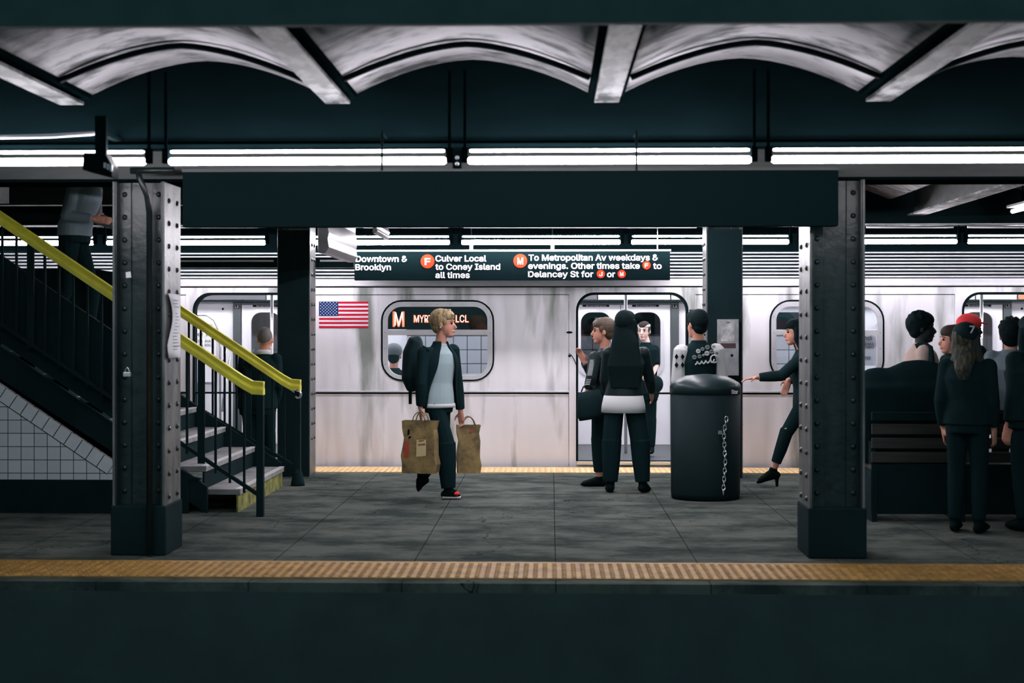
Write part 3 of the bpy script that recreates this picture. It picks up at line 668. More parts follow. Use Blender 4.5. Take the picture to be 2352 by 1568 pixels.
# flag
fx0, fx1, fz0, fz1 = xt(733), xt(846), zt(753), zt(692); fl = MB().box(fx0, fx1, YT-.003, YT+.001, fz0, fz1).build('flag_decal', flagwhite, car)
h = (fz1-fz0)/13
for k in range(0, 13, 2): MB().box(fx0+(0 if k < 6 else 0), fx1, YT-.005, YT-.003, fz0+k*h, fz0+(k+1)*h).build('flag_stripe', flagred, fl)
cw = (fx1-fx0)*.39; MB().box(fx0, fx0+cw, YT-.008, YT-.0045, fz1-7*h, fz1).build('flag_canton', flagblue, fl)
b = MB()
for rr_ in range(9):
    for q in range(6 if rr_ % 2 == 0 else 5):
        cx = fx0+cw*(q+.5+(.5 if rr_ % 2 else 0))/6; cz = fz1-7*h*(rr_+.75)/9.5
        pts = [(cx+(.0075 if j % 2 == 0 else .0035)*math.sin(j*math.pi/5), cz+(.0075 if j % 2 == 0 else .0035)*math.cos(j*math.pi/5)) for j in range(10)]
        b.prism(pts, YT-.0095, YT-.0078)
b.build('flag_stars', flagwhite, fl)
# car number plate, latches, cable
MB().box(xt(1616), xt(1622), YT-.006, YT, zt(712), zt(682)).build('number_plate', interiorgrey, car)
for py, ww in ((763, 10), (817, 5)): MB().ell((xt(1308), YT-.01, zt(py)), (ww*.0035, .012, .012)).build('latch', rubber, car, True)
MB().tube([(xt(1306+t*17), YT-.012, zt(812+24*t*t)) for t in [k/8 for k in range(9)]], .004).build('latch_cable', rubber, car, True)

# ------------------------------------------------------------------ staircase
SX, RUN, RISE, SY0, SY1 = -2.55, .280, .188, 11.33, 13.2
NS = 11
st = empty('staircase', (-4, 12.3, 0), 'steel and concrete staircase climbing to the left beside the near column', 'stairs')
for k in range(NS):
    x1 = SX-RUN*k; x0 = x1-RUN-.03; z = RISE*(k+1)
    tr = MB().box(x0, x1+.012, SY0, SY1, z-.045, z).build('tread', gumm, st, bevel=.004)
    MB().box(x1-.03, x1+.014, SY0, SY1, z-.004, z+.004).build('nosing', nosem, tr)
    MB().box(x1-.02, x1-.005, SY0, SY1, z-RISE, z-.045).build('riser', yelold if k == 0 else blackpaint, st)
def sz(x): return (SX-x)*RISE/RUN+RISE
def band(x0, x1, lo, hi, y0, y1, name, m):
    return MB().prism([(x0, max(sz(x0)+lo, 0)), (x1, max(sz(x1)+lo, 0)), (x1, max(sz(x1)+hi, 0.01)), (x0, sz(x0)+hi)], y0, y1).build(name, m, st)
xe = SX-RUN*NS
band(xe, SX-.25, -.44, -.14, SY0-.06, SY0-.01, 'stringer', blackpaint)
band(xe, SX-.02, -.44, .02, SY1+.01, SY1+.06, 'stringer', blackpaint)
# tiled side wall
YW = SY0-.08; xa = X(265, YW)
def hz(x): return sz(x)-.44
xb = -5.4
zb = Z(1101, YW, 130)
MB().prism([(xb, zb), (xa, zb), (xa, hz(xa)-.0), (xb, hz(xb))], YW, YW+.04).build('tiled_side_wall', tilem, st)
# sloping border tiles
b = MB(); ux = Vector((-RUN, 0, RISE)).normalized(); un = Vector((-RISE, 0, -RUN)).normalized()
p = Vector((xa-.0, 0, hz(xa)))
q = 0
while p.x > xb:
    a = p+ux*.003; c_ = p+ux*.104
    zz = [a, c_, c_+un*.115, a+un*.115]
    if min(v.z for v in zz) > zb: b.prism([(v.x, v.z) for v in zz], YW-.006, YW)
    p = p+ux*.108; q += 1
b.build('border_tiles', mat('border_tile', (.80, .78, .81), .35, var=.1), st)
b = MB().prism([((xa+.0)+un.x*.0, hz(xa)), (xb, hz(xb)), (xb+un.x*.122, hz(xb)+un.z*.122), (xa+un.x*.122, hz(xa)+un.z*.122)], YW-.003, YW)
b.build('border_grout', rubber, st)
MB().box(xb, SX-.4, YW-.01, YW+.05, 0, zb).build('wall_base', blackpaint, st)
MB().prism([(xa, zb), (SX-.3, zb), (SX-.3, max(hz(SX-.3), zb+.01)), (xa, hz(xa))], YW+.01, YW+.05).build('side_plate', blackpaint, st)
rail_z = lambda x: Z(886, 11.08)+.05+(X(598, 11.08)-.14-x)*RISE/RUN
MB().prism([(-5.3, rail_z(-5.3)-1.05), (-3.2, rail_z(-3.2)-1.05), (-3.2, rail_z(-3.2)-.34), (-5.3, rail_z(-5.3)-.34)], SY0-.15, SY0-.12).build('near_side_panel', blackpaint, st)
# far side closing panel
MB().prism([(-6, .0), (-3.72, .0), (-3.72, 1.95), (-4.4, 2.08), (-6, 2.08)], SY1+.14, SY1+.17).build('far_side_panel', blackpaint, st)
MB().box(-6, -5.45, 11.0, 13.2, 0, 2.4).build('landing_block', blackpaint, st)

def railing(y, xn, ztop, hw, label, xend, painted, base):
    root = empty('stair_railing', (xn, y, 0), label, 'railing', 'stair railings with yellow handrails')
    s = RISE/RUN
    # handrail, channel-like wooden profile
    def prof(x, z): return [(y-.042, z-.075), (y+.042, z-.075), (y+.042, z-.03), (y+.022, z-.008), (y+.034, z+.032), (y-.034, z+.032), (y-.022, z-.008), (y-.042, z-.03)]
    path = [(xn+.03, ztop), (xn-.06, ztop+.006), (xn-.14, ztop+.05), (xend, ztop+.05+(xn-.14-xend)*s)]
    vs = []; fs = []; N = 8
    for (x, z) in path: vs += [(x, yy, zz) for yy, zz in prof(x, z)]
    for i in range(len(path)-1):
        for k in range(N): fs.append((i*N+k, i*N+(k+1) % N, (i+1)*N+(k+1) % N, (i+1)*N+k))
    fs += [tuple(range(N)), tuple(range((len(path)-1)*N, len(path)*N))]
    MB().add(vs, fs).build('handrail', yel, root, bevel=.004)
    MB().box(xn-.028, xn+.028, y-.028, y+.028, 0, ztop-.05).build('newel_post', blackpaint, root, bevel=.003)
    if base: MB().loft([(xn, y, 0), (xn, y, .03), (xn, y, .1), (xn, y, .16)], [.07, .065, .05, .03], n=12).build('post_base', blackpaint, root, True)
    def rz(x, off): return ztop+.05+(xn-.14-x)*s+off
    MB().prism([(xn-.02, max(rz(xn, -.90), .16)), (xend, rz(xend, -.90)), (xend, rz(xend, -.865)), (xn-.02, max(rz(xn, -.865), .195))], y-.015, y+.015).build('bottom_rail', blackpaint, root)
    MB().prism([(xn-.02, rz(xn-.05, -.09)), (xend, rz(xend, -.085)), (xend, rz(xend, -.06)), (xn-.02, rz(xn-.05, -.065))], y-.02, y+.02).build('top_rail', steelb if painted else blackpaint, root)
    x = xn-.13; k = 0
    while x > xend:
        ww = .028 if k % 6 == 3 else .009
        MB().box(x-ww, x+ww, y-.009, y+.009, rz(x, -.9), rz(x, -.06)).build('baluster', blackpaint, root); x -= .115; k += 1
    return root
rN = railing(11.08, X(598, 11.08), Z(886, 11.08), 0, 'stair railing nearer the viewer, its yellow handrail passing behind the near left column', -5.3, False, False)
rF = railing(13.28, X(684, 13.28), Z(880, 13.28), 0, 'stair railing on the train side, its yellow handrail ending in a steel curl', -4.0, True, True)
e = P(684, 905, 13.24); MB().tube([(e.x+.025*math.cos(a)*1.1, e.y, e.z+.035*math.sin(a)) for a in [R(120-t*30) for t in range(10)]], .014).build('rail_curl', steelb, rF, True)

# ------------------------------------------------------------------ trash bin
YB = 12.4; bx = X(1620, YB); bw = .305
bn = empty('trash_bin', (bx, YB, 0), 'tall black domed trash bin in front of the man in the varsity jacket', 'trash bin')
MB().loft([(bx, YB, 0.01), (bx, YB, .06), (bx, YB, .93)], [(.27, bw-.005), (.275, bw), (.28, bw+.005)], (1, 0, 0), 40).build('bin_body', mat('bin_black', (.0065, .016, .018), .6, spec=.08), bn, True)
MB().loft([(bx, YB, .93), (bx, YB, .99), (bx, YB, 1.02), (bx, YB, 1.055), (bx, YB, 1.085), (bx, YB, 1.10)], [(.285, bw+.01), (.285, bw+.01), (.27, bw-.005), (.22, bw-.06), (.15, bw-.13), (.02, .03)], (1, 0, 0), 40).build('domed_lid', mat('glossy_black_lid', (.008, .022, .025), .35, spec=.25), bn, True)
MB().loft([(bx, YB, 1.0), (bx, YB, 1.022), (bx, YB, 1.026)], [(.289, bw+.016), (.289, bw+.016), (.27, bw-.004)], (1, 0, 0), 40).build('lid_rim', steelb, bn, True) if False else None
text('bin_lettering', 'U', 1690, 1695, 885, 9, YB-.215, signwht, bn, .01)
text('bin_lettering', 'Stor', 1680, 1695, 904, 9, YB-.215, signwht, bn, .02)
for ch in list(bn.children):
    if ch.name.startswith('bin_lettering'): ch.location.y += .0
# chain
ch = empty('chain', P(1664, 960, YB-.3), 'steel chain with a padlock hanging down the front of the trash bin', 'chain')
z = Z(962, YB-.3); k = 0; yc = YB-.295
pathpx = lambda t: 1670-14*math.sin(min(t*3.2, math.pi))*(1 if t < .8 else 1)
while z > Z(1135, YB-.3):
    t = (Z(962, YB-.3)-z)/.7; px = 1672-22*max(0, .35-abs(t-.18))-3*t*4; c = P(px, 0, yc); cx = c.x
    pts = []
    for j in range(11):
        a = 2*math.pi*j/10
        u, v = .0135*math.cos(a), .026*math.sin(a)
        pts.append((cx+u, yc, z+v) if k % 2 == 0 else (cx+u*.25, yc+u, z+v))
    MB().tube(pts, .0052, 6, (0, 1, 0) if k % 2 == 0 else (1, 0, 0)).build('link', chrome, ch, True); z -= .037; k += 1
c = P(1655, 992, yc); MB().box(c.x-.022, c.x+.016, yc-.012, yc+.012, c.z-.02, c.z+.015).build('padlock', chrome, ch, bevel=.004)

# ------------------------------------------------------------------ steel call box on the far right column
YC = 13.98
cb = empty('call_box', P(1673, 850, YC), 'grey steel box with a torn sticker mounted on the far right column', 'call box')
MB().box(X(1649, YC), X(1697, YC), YC, YC+.09, Z(862, YC), Z(733, YC)).build('case', boxsteel, cb, bevel=.004)
MB().box(X(1656, YC), X(1687, YC), YC-.003, YC, Z(784, YC), Z(738, YC)).build('torn_sticker', mat('torn_sticker', (.25, .26, .25), .7, col2=(.62, .62, .62), scale=(14, 14, 14)), cb)
MB().box(X(1655, YC), X(1690, YC), YC-.004, YC, Z(799, YC), Z(788, YC)).build('dark_label', mat('dark_maroon_label', (.06, .03, .035), .5), cb)
MB().ell(P(1681, 816, YC), (.014, .01, .014)).build('lock', rubber, cb, True)
MB().box(X(1669, YC), X(1676, YC), YC-.005, YC-.003, Z(742, YC), Z(739, YC)).build('sticker_mark', inkm, cb)

# ------------------------------------------------------------------ bench
YBn = 10.9
be = empty('wooden_bench', P(2200, 1000, YBn), 'dark wooden platform bench at the right, behind the woman in the black cap', 'bench')
x0, x1 = X(2003, YBn), X(2420, YBn)
MB().box(x0, x1, YBn, YBn+.04, Z(965, YBn), Z(945, YBn)).build('top_slat', blackpaint, be, bevel=.006)
for i in range(3): MB().box(x0, x1, YBn+.005, YBn+.03, Z(1060-32*i, YBn), Z(1034-32*i+2, YBn)).build('back_slat', woodm, be, bevel=.004)
MB().box(x0, x1, YBn+.01, YBn+.03, .06, Z(1064, YBn)).build('lower_panel', blackpaint, be)
MB().box(x0, x1, YBn+.03, YBn+.48, .40, .44).build('seat', woodm, be, bevel=.006)
for xx in (x0, (x0+x1)/2-.02, x1-.04):
    MB().box(xx, xx+.04, YBn+.002, YBn+.48, 0, .40).build('leg_panel', blackpaint, be)
    MB().box(xx, xx+.04, YBn+.031, YBn+.45, .44, .62).build('armrest', blackpaint, be)
bg = MB().ell((X(2110, 11.15), 11.15, .90), (.42, .12, .36)).ell((X(2020, 11.15), 11.15, .84), (.32, .12, .36)).box(X(1975, 11.1), X(2190, 11.1), 11.03, 11.24, .445, 1.05)
tag(blob('large_bag', bg, clothblk, None, .02), 'large rounded black bag standing on the bench, right of the near right column', 'bag')

# ------------------------------------------------------------------ people
def rotz(a): return Matrix.Rotation(R(a), 3, 'Z')
def hand(mb, w, d, nrm, curl=.5, s=1.0):
    w = Vector(w); d = Vector(d).normalized(); nrm = Vector(nrm); nrm = (nrm-d*nrm.dot(d)).normalized(); sd = nrm.cross(d)
    pe = w+d*.085*s
    mb.loft([w-d*.01, w+d*.03*s, pe], [(.014*s, .024*s), (.016*s, .036*s), (.011*s, .038*s)], sd, 12)
    for i, (o, L) in enumerate(((-.029, .062), (-.010, .074), (.010, .069), (.028, .052))):
        p = pe+sd*o*s; dd = d
        for sg in (.45, .32, .26):
            q = p+dd*L*sg*s; mb.cap(p, q, .0085*s, .0078*s, 8); p = q
            dd = (dd*math.cos(curl)+nrm*math.sin(curl)).normalized()
    t0 = w+d*.025*s+sd*(-.03*s); dd = (d*.6-sd*.7+nrm*.3).normalized(); t1 = t0+dd*.035*s; t2_ = t1+(d*.85+nrm*.4).normalized()*.03*s
    mb.cap(t0, t1, .012*s, .010*s, 8); mb.cap(t1, t2_, .010*s, .008*s, 8)
def person(label, loc, facing, J, skin=skinm, top=clothblk, bottom=clothblk, shoe=rubber, hair=hairdk, style='short', tyaw=0, hyaw=0, htilt=0, s=1.0,
           tw=1.0, sleeve=None, nohands=False, vox=.007, handcurl=(.5, .5), handdir=(None, None), coat=None, sleevelen=1.0, shoes=True, face=True, cat='person', heel=0, ankle=0, slw=1.0, handn=(None, None), lean=0):
    """J: dict of joints in local frame facing +x, left = +y. All at real metres."""
    root = empty('person', loc, label, cat)
    base = Vector(loc); M = rotz(facing)
    W = lambda v: base+M @ Vector(v)
    J = {k: Vector(v) for k, v in J.items()}
    ts = rotz(tyaw) @ Vector((0, 1, 0)); hc = J['head']; neck = J['neck']; pel = J['pelvis']
    ch = pel.lerp(neck, .66); wa = pel.lerp(neck, .30)
    MBt = MB
    def T(mb):
        mb.v = [tuple(W(v)) for v in mb.v]; return mb
    # --- body
    b = MBt(); HM = rotz(hyaw) @ Matrix.Rotation(R(htilt), 3, 'Y')
    H = lambda x, y, z: hc+HM @ Vector((x*s, y*s, z*s))
    b.loft([pel+Vector((0, 0, -.07)), pel, wa, ch, neck+Vector((0, 0, -.05)), neck+Vector((0, 0, .0))], [(.08*s, .12*s), (.10*s*tw, .15*s*tw), (.085*s*tw, .12*s*tw), (.105*s*tw, .15*s*tw), (.07*s, .12*s), (.05*s, .055*s)], ts, 18)
    b.loft([neck+Vector((0, 0, -.06)), neck+Vector((0, 0, .02)), H(-.012, 0, -.06), H(0, 0, -.02)], [.055*s, .05*s, .049*s, .05*s], (0, 1, 0), 14)
    b.ell(H(-.012, 0, .022), (.098*s, .077*s, .094*s), HM); b.ell(H(.028, 0, -.035), (.062*s, .06*s, .082*s), HM)
    b.ell(H(.056, 0, -.098), (.034*s, .034*s, .026*s), HM); b.ell(H(.02, 0, -.075), (.055*s, .052*s, .035*s), HM)
    b.loft([H(.083, 0, .01), H(.097, 0, -.012), H(.112, 0, -.036), H(.098, 0, -.046)], [.008*s, .010*s, .013*s, .010*s], (0, 1, 0), 8)
    b.ell(H(.076, 0, .022), (.016*s, .045*s, .012*s), HM)
    b.ell(H(.086, 0, -.066), (.012*s, .023*s, .007*s), HM); b.ell(H(.084, 0, -.077), (.012*s, .021*s, .007*s), HM)
    for sg in (1, -1): b.ell(H(-.008, sg*.077, -.012), (.018*s, .009*s, .031*s), HM)
    for k, c0 in (('l', 1), ('r', -1)):
        sh, el, wr = J[k+'sh'], J[k+'el'], J[k+'wr']
        b.cap(neck.lerp(sh, .3)+Vector((0, 0, -.03)), sh, .045*s, .05*s); b.cap(sh, el, .048*s, .038*s); b.cap(el, wr, .038*s, .025*s)
        i = 0 if k == 'l' else 1; hd = handdir[i] or (wr-el); hn = handn[i] or (rotz(tyaw) @ Vector((.3, -c0, 0)))
        if not nohands: hand(b, wr, hd, hn, handcurl[i], s)
        hp, kn, an = J[k+'hip'], J[k+'kn'], J[k+'an']
        b.cap(hp, kn, .078*s, .052*s); b.cap(kn, an, .052*s, .036*s)
        toe = J[k+'toe']; b.cap(an+Vector((0, 0, -.02)), toe, .03*s, .024*s)
    blob('body', T(b), skin, root, vox)
    # --- face
    if face:
        for sg in (1, -1):
            MB().ell(W(H(.080, sg*.031, .002)), (.010*s,)*3, n=10, m=6).build('eye', eyew, root, True)
            b = MB().loft([H(.089, sg*.014, .024), H(.088, sg*.032, .029), H(.076, sg*.047, .023)], [.004*s]*3, (0, 0, 1), 6); T(b).build('eyebrow', hair, root, True)
        b = MB().ell(H(.091, 0, -.0715), (.010*s, .021*s, .008*s), HM); T(b).build('mouth', lipm, root, True)
    # --- hair
    b = MBt()
    if style in ('short', 'crop', 'curly', 'long', 'bun', 'bald'):
        e = {'crop': .004, 'short': .014, 'curly': .018, 'long': .014, 'bun': .012, 'bald': .003}[style]
        b.ell(H(-.030, 0, .034), ((.090+e)*s, (.074+e)*s, (.088+e)*s), HM)
        if style != 'bald': b.ell(H(.012, 0, .065), ((.078+e*.6)*s, (.066+e*.8)*s, (.052+e)*s), HM)
        if style in ('short', 'crop', 'curly'):
            b.ell(H(-.052, 0, -.028), (.058*s, (.062+e*.7)*s, .062*s), HM)
            for sg in (1, -1): b.ell(H(.012, sg*.07, .018), (.026*s, .013*s, .034*s), HM)
        if style == 'short':
            b.ell(H(.056, -.01, .078), (.045*s, .045*s, .022*s), HM)
            for k in range(10):
                a = random.uniform(0, 6.28); b.cap(H(.0+.04*math.cos(a), .035*math.sin(a), .1), H(.03+.05*math.cos(a), .04*math.sin(a), .128), .012*s, .005*s, 6)
        if style == 'curly':
            for k in range(70):
                u = Vector((random.gauss(-.3, 1), random.gauss(0, 1), abs(random.gauss(.4, .8)))).normalized(); b.ell(H(-.022+u.x*.103, u.y*.09, .04+u.z*.1), (.016*s,)*3, n=6, m=4)
        if style in ('long',):
            L = J.get('hairlen', Vector((0, 0, .35))).z; sp = J.get('hairlen', Vector((0, .1, 0))).y
            back = rotz(tyaw) @ Vector((-1, 0, 0)); pts = [H(-.035, 0, .03), H(-.055, 0, -.06), neck+back*.085+Vector((0, 0, .0)), neck+back*.125+Vector((0, 0, -L*.5)), neck+back*.11+Vector((0, 0, -L))]
            b.loft(pts, [(.07, .085), (.06, .09), (.05, .10+sp*.3), (.038, .10+sp*.6), (.022, .07+sp*.6)], ts, 18)
            for sg in (1, -1): b.loft([H(.0, sg*.075, .04), H(.005, sg*.083, -.06), neck+ts*sg*.09+Vector((0, 0, -.02)), neck+ts*sg*.10-back*.03+Vector((0, 0, -.16))], [.03, .03, .034, .02], (1, 0, 0), 10)
        if style == 'bun': b.ell(H(-.10, 0, .05), (.04*s, .04*s, .04*s), HM)
    # take hair out of the face
    hb = blob('hair', T(b), hair, root, .006 if vox < .009 else .009, 2)
    # --- top
    b = MBt(); g = .018; cw_ = coat or 0
    hem = pel+Vector((0, 0, -.06-cw_))
    b.loft([hem, pel+Vector((0, 0, .02)), wa, ch, neck+Vector((0, 0, -.075)), neck+Vector((0, 0, -.015)), neck+Vector((0, 0, .012))],
           [(.125*s*tw, .175*s*tw), (.125*s*tw, .17*s*tw), (.11*s*tw, .15*s*tw), (.128*s*tw, .175*s*tw), (.10*s, .155*s), (.066*s, .078*s), (.06*s, .064*s)], ts, 22)
    sl = MBt() if sleeve else b
    for k in 'lr':
        sh, el, wr = J[k+'sh'], J[k+'el'], J[k+'wr']
        (sl if sleeve is not None and top is teeblue else b).cap(neck.lerp(sh, .25)+Vector((0, 0, -.045)), sh+Vector((0, 0, -.005)), .058*s, .064*s)
        we = el.lerp(wr, .93) if sleevelen >= 1 else el.lerp(wr, .05)
        if sleevelen < .5: sl.cap(sh, sh.lerp(el, .7), .066*s, .06*s)
        else: sl.cap(sh, el, .066*s*slw, .055*s*slw); sl.loft([el, el.lerp(we, .5), we], [.054*s*slw, .05*s*slw, .040*s], (0, 1, 0), 14)
    blob('jacket' if sleevelen >= 1 else 'shirt', T(b), top, root, vox)
    if sleeve: blob('sleeves', T(sl), sleeve, root, vox)
    # --- trousers
    b = MBt(); b.loft([pel+Vector((0, 0, -.12)), pel+Vector((0, 0, -.02)), pel+Vector((0, 0, .06))], [(.11*s*tw, .155*s*tw), (.118*s*tw, .165*s*tw), (.10*s*tw, .145*s*tw)], ts, 18)
    for k in 'lr':
        hp, kn, an = J[k+'hip'], J[k+'kn'], J[k+'an']; lw = J.get('legw', Vector((1, 1, 1))).x
        e_ = kn.lerp(an, .97-ankle)
        b.cap(hp, kn, .092*s*tw, .066*s*lw); b.loft([kn+Vector((0, 0, .02)), kn.lerp(an, .45), e_], [.066*s*lw, .06*s*lw, .048*s*lw], (0, 1, 0), 14)
    blob('trousers', T(b), bottom, root, vox)
    if shoes:
        for k in 'lr':
            an, toe = J[k+'an'], J[k+'toe']; b = MBt(); d = (toe-an); hl = an-Vector((d.x, d.y, 0)).normalized()*.035
            fl = an.z-.075 if abs(toe.z-an.z) < .12 else None
            b.cap(an+Vector((0, 0, -.0)), an+Vector((0, 0, -.035)), .042*s, .042*s)
            b.cap(hl+Vector((0, 0, -.045)), an.lerp(toe, .5)+Vector((0, 0, -.02)), .036*s, .038*s)
            b.loft([an.lerp(toe, .2)+Vector((0, 0, -.02)), an.lerp(toe, .7)+Vector((0, 0, -.008)), toe, toe+d.normalized()*.03], [(.045*s, .042*s), (.034*s, .046*s), (.026*s, .042*s), (.008*s, .02*s)], (0, 1, 0), 14)
            if heel: b.cap(hl+Vector((0, 0, -.05)), Vector((hl.x, hl.y, .012)), .022, .016)
            blob('shoe', T(b), shoe, root, vox)
    return root, W, H, J
def stand(h=1.68, **kw):
    k = h/1.68
    J = dict(head=(.0, 0, 1.555*k), neck=(-.01, 0, 1.415*k), pelvis=(0, 0, .94*k), lsh=(0, .165*k, 1.345*k), rsh=(0, -.165*k, 1.345*k), lel=(-.03, .20*k, 1.08*k), rel=(-.03, -.20*k, 1.08*k),
             lwr=(.03, .20*k, .85*k), rwr=(.03, -.20*k, .85*k), lhip=(0, .085*k, .90*k), rhip=(0, -.085*k, .90*k), lkn=(.02, .09*k, .49*k), rkn=(.02, -.09*k, .49*k),
             lan=(-.02, .095*k, .085), ran=(-.02, -.095*k, .085), ltoe=(.13, .11*k, .035), rtoe=(.13, -.11*k, .035))
    J.update(kw); return J

# A: walking woman ---------------------------------------------------------------
YA_ = 12.3; A0 = Vector((X(1013, YA_), YA_, 0)); q = lambda px, py, dy=0: (X(px, YA_+dy)-A0.x, dy, Z(py, YA_+dy))
JA = dict(head=q(1019, 743), neck=q(1012, 792), pelvis=q(1008, 916), rsh=q(974, 812, -.10), lsh=q(1040, 806, .09), rel=q(968, 880, -.16), lel=q(1050, 880, .13), rwr=q(966, 936, -.13), lwr=q(1058, 945, .12),
          rhip=q(998, 925, -.05), lhip=q(1016, 925, .06), lkn=q(1012, 1020, .05), lan=q(968, 1092, .06), ltoe=q(962, 1122, .06), rkn=q(1024, 1022, -.05), ran=q(1030, 1124, -.05), rtoe=q(1050, 1135, -.06), legw=(1.35, 1, 1))
pA, WA, HA, JA = person('short-haired blonde woman in a black jacket walking right with paper bags', A0, 0, JA, skin=skinm, top=teeblue, hair=hairbl, style='short', tyaw=-52, hyaw=-8, shoe=rubber, sleeve=clothblk, tw=.86, handcurl=(.9, .9),
                        handdir=(Vector((.1, 0, -1)), Vector((.05, 0, -1))))
# open jacket over the tee: two front halves and the back
def jacket_open(W, J, tyaw, s, open_deg, m, root, hemz, tw=.9, gap=None):
    nk, pl = J['neck'], J['pelvis']; n = 36; vs = []; rows = [(hemz, .145, .20), (pl.z+.05, .135, .185), (pl.z+.17, .125, .172), (nk.z-.20, .14, .195), (nk.z-.10, .125, .185), (nk.z-.045, .088, .125), (nk.z-.0, .070, .074), (nk.z+.035, .066, .066)]
    go = gap or [open_deg]*len(rows); rt = rotz(tyaw)
    for i, (z, a, b_) in enumerate(rows):
        t = (z-pl.z)/(nk.z-pl.z); c = pl.lerp(nk, max(min(t, 1.05), -.3)); c.z = z
        for k in range(n+1):
            an = R(go[i][0]+(360-go[i][0]-go[i][1])*k/n); vs.append(W(c+rt @ Vector((a*tw*math.cos(an), b_*tw*math.sin(an), 0))))
    fs = []; N = n+1
    for i in range(len(rows)-1):
        for k in range(n): fs.append((i*N+k, i*N+k+1, (i+1)*N+k+1, (i+1)*N+k))
    o = MB().add(vs, fs).build('open_jacket', m, root, True)
    sd = o.modifiers.new('s', 'SOLIDIFY'); sd.thickness = .014; sd.offset = 0; sd2 = o.modifiers.new('u', 'SUBSURF'); sd2.levels = 1; sd2.render_levels = 1
gp = [(58, 60), (50, 62), (44, 50), (32, 30), (28, 26), (26, 24), (24, 22), (30, 28)]
jacket_open(WA, JA, -52, 1, None, clothblk, pA, Z(938, YA_), .92, gp)
hm = MB(); pl = JA['pelvis']; hm.loft([pl+Vector((.0, 0, -.075)), pl+Vector((0, 0, -.04))], [(.118, .162), (.114, .158)], rotz(-52) @ Vector((0, 1, 0)), 24); hm.v = [tuple(WA(v)) for v in hm.v]; hm.build('shirt_hem', whitecl, pA, True)
MB().ell(WA(HA(-.01, -.088, -.035)), (.008,)*3).build('earring', whitecl, pA, True)
bk = [JA['ran'], JA['rtoe']]
b = MB().loft([(JA['ran']+Vector((-.05, 0, -.07))), JA['rtoe']+Vector((.03, 0, -.028))], [(.010, .045), (.010, .035)], (0, 1, 0), 12); b.v = [tuple(WA(v)) for v in b.v]; b.build('white_sole', whitecl, pA, True)
MB().ell(WA(JA['rtoe']+Vector((-.005, -.01, .006))), (.03, .04, .02)).build('red_toe_cap', redm, pA, True)
# backpack
bp_ = empty('backpack', P(950, 900, 12.45), 'black backpack on the back of the walking blonde woman', 'backpack')
b = MB(); b.loft([P(948, 896, 12.46), P(944, 870, 12.48), P(948, 810, 12.5), P(956, 782, 12.5), P(966, 776, 12.5)], [(.05, .1), (.085, .15), (.09, .16), (.07, .14), (.03, .08)], (0, 1, 0), 18)
blob('pack_body', b, clothblk2, bp_, .01)
MB().box(*sorted((X(939, 12.4), X(946, 12.4))), 12.38, 12.4, Z(928, 12.4), Z(894, 12.4)).build('dangling_strap', clothblk, bp_)
b = MB().tube([WA(JA['rsh']+Vector((-.05, .0, -.02))), WA(JA['rsh']+Vector((.0, -.02, .063))), WA(JA['rsh']+Vector((.045, -.05, .03)))], .012); b.build('shoulder_strap', clothblk2, bp_, True)
# paper bags
def paperbag(c, w_, d_, h_, rot, label, prints):
    root = empty('paper_bag', c, label, 'bag', 'paper shopping bags carried by the blonde woman')
    M = Matrix.Translation(c) @ Matrix.Rotation(R(rot), 4, 'Z'); n = 6; vs = []; fs = []
    for i in range(n+1):
        t = i/n; z = h_*t; k = 1+.05*math.sin(t*7)+(0.03 if t > .9 else 0); j = .008*math.sin(i*2.1)
        for (u, v) in ((-.5, -.5), (0, -.5-.04*math.sin(t*5)), (.5, -.5), (.5, .5), (0, .5), (-.5, .5)):
            vs.append(M @ Vector((u*w_*k+j, v*d_*(1-.35*t), z)))
    for i in range(n):
        for k in range(6): fs.append((i*6+k, i*6+(k+1) % 6, (i+1)*6+(k+1) % 6, (i+1)*6+k))
    fs.append(tuple(range(6)))
    o = MB().add(vs, fs).build('bag_body', kraft, root); sd = o.modifiers.new('s', 'SOLIDIFY'); sd.thickness = .003
    for sy in (-1, 1):
        pts = [M @ Vector((-.06+.12*t, sy*d_*.30, h_-.01+.085*math.sin(math.pi*t)**.6)) for t in [k/10 for k in range(11)]]
        MB().tube(pts, .0045, 6).build('handle', kraft, root, True)
    for (u, z, wu, hz_, m_) in prints:
        pts = [M @ Vector((u*w_, -d_*.5*(1-.35*z)-.006, z*h_)) for (u, z) in ((u, z), (u+wu, z+.02), (u+wu, z+hz_), (u, z+hz_-.01))]
        MB().add([p for p in pts]+[p+Vector((0, .003, 0)) for p in pts], [(0, 1, 2, 3), (4, 7, 6, 5), (0, 4, 5, 1), (1, 5, 6, 2), (2, 6, 7, 3), (3, 7, 4, 0)]).build('print', m_, root)
palep = mat('pale_kraft', (.62, .48, .25), .8)
c = P(966, 1085, 12.12); paperbag(c, .29, .17, Z(966, 12.12)-c.z, -12, 'brown paper shopping bag with red print in her nearer hand', [(-.05, .32, .3, .33, palep), (-.0, .52, .22, .055, kraftred), (.02, .60, .16, .04, kraftred), (-.42, .3, .14, .3, kraftred), (-.30, .66, .08, .05, rubber), (-.33, .72, .06, .12, rubber)])
c = P(1076, 1085, 12.46); paperbag(c, .20, .17, Z(976, 12.46)-c.z, 8, 'darker brown paper shopping bag in her hand farther from the viewer', [(.0, .85, .2, .05, kraftred)])

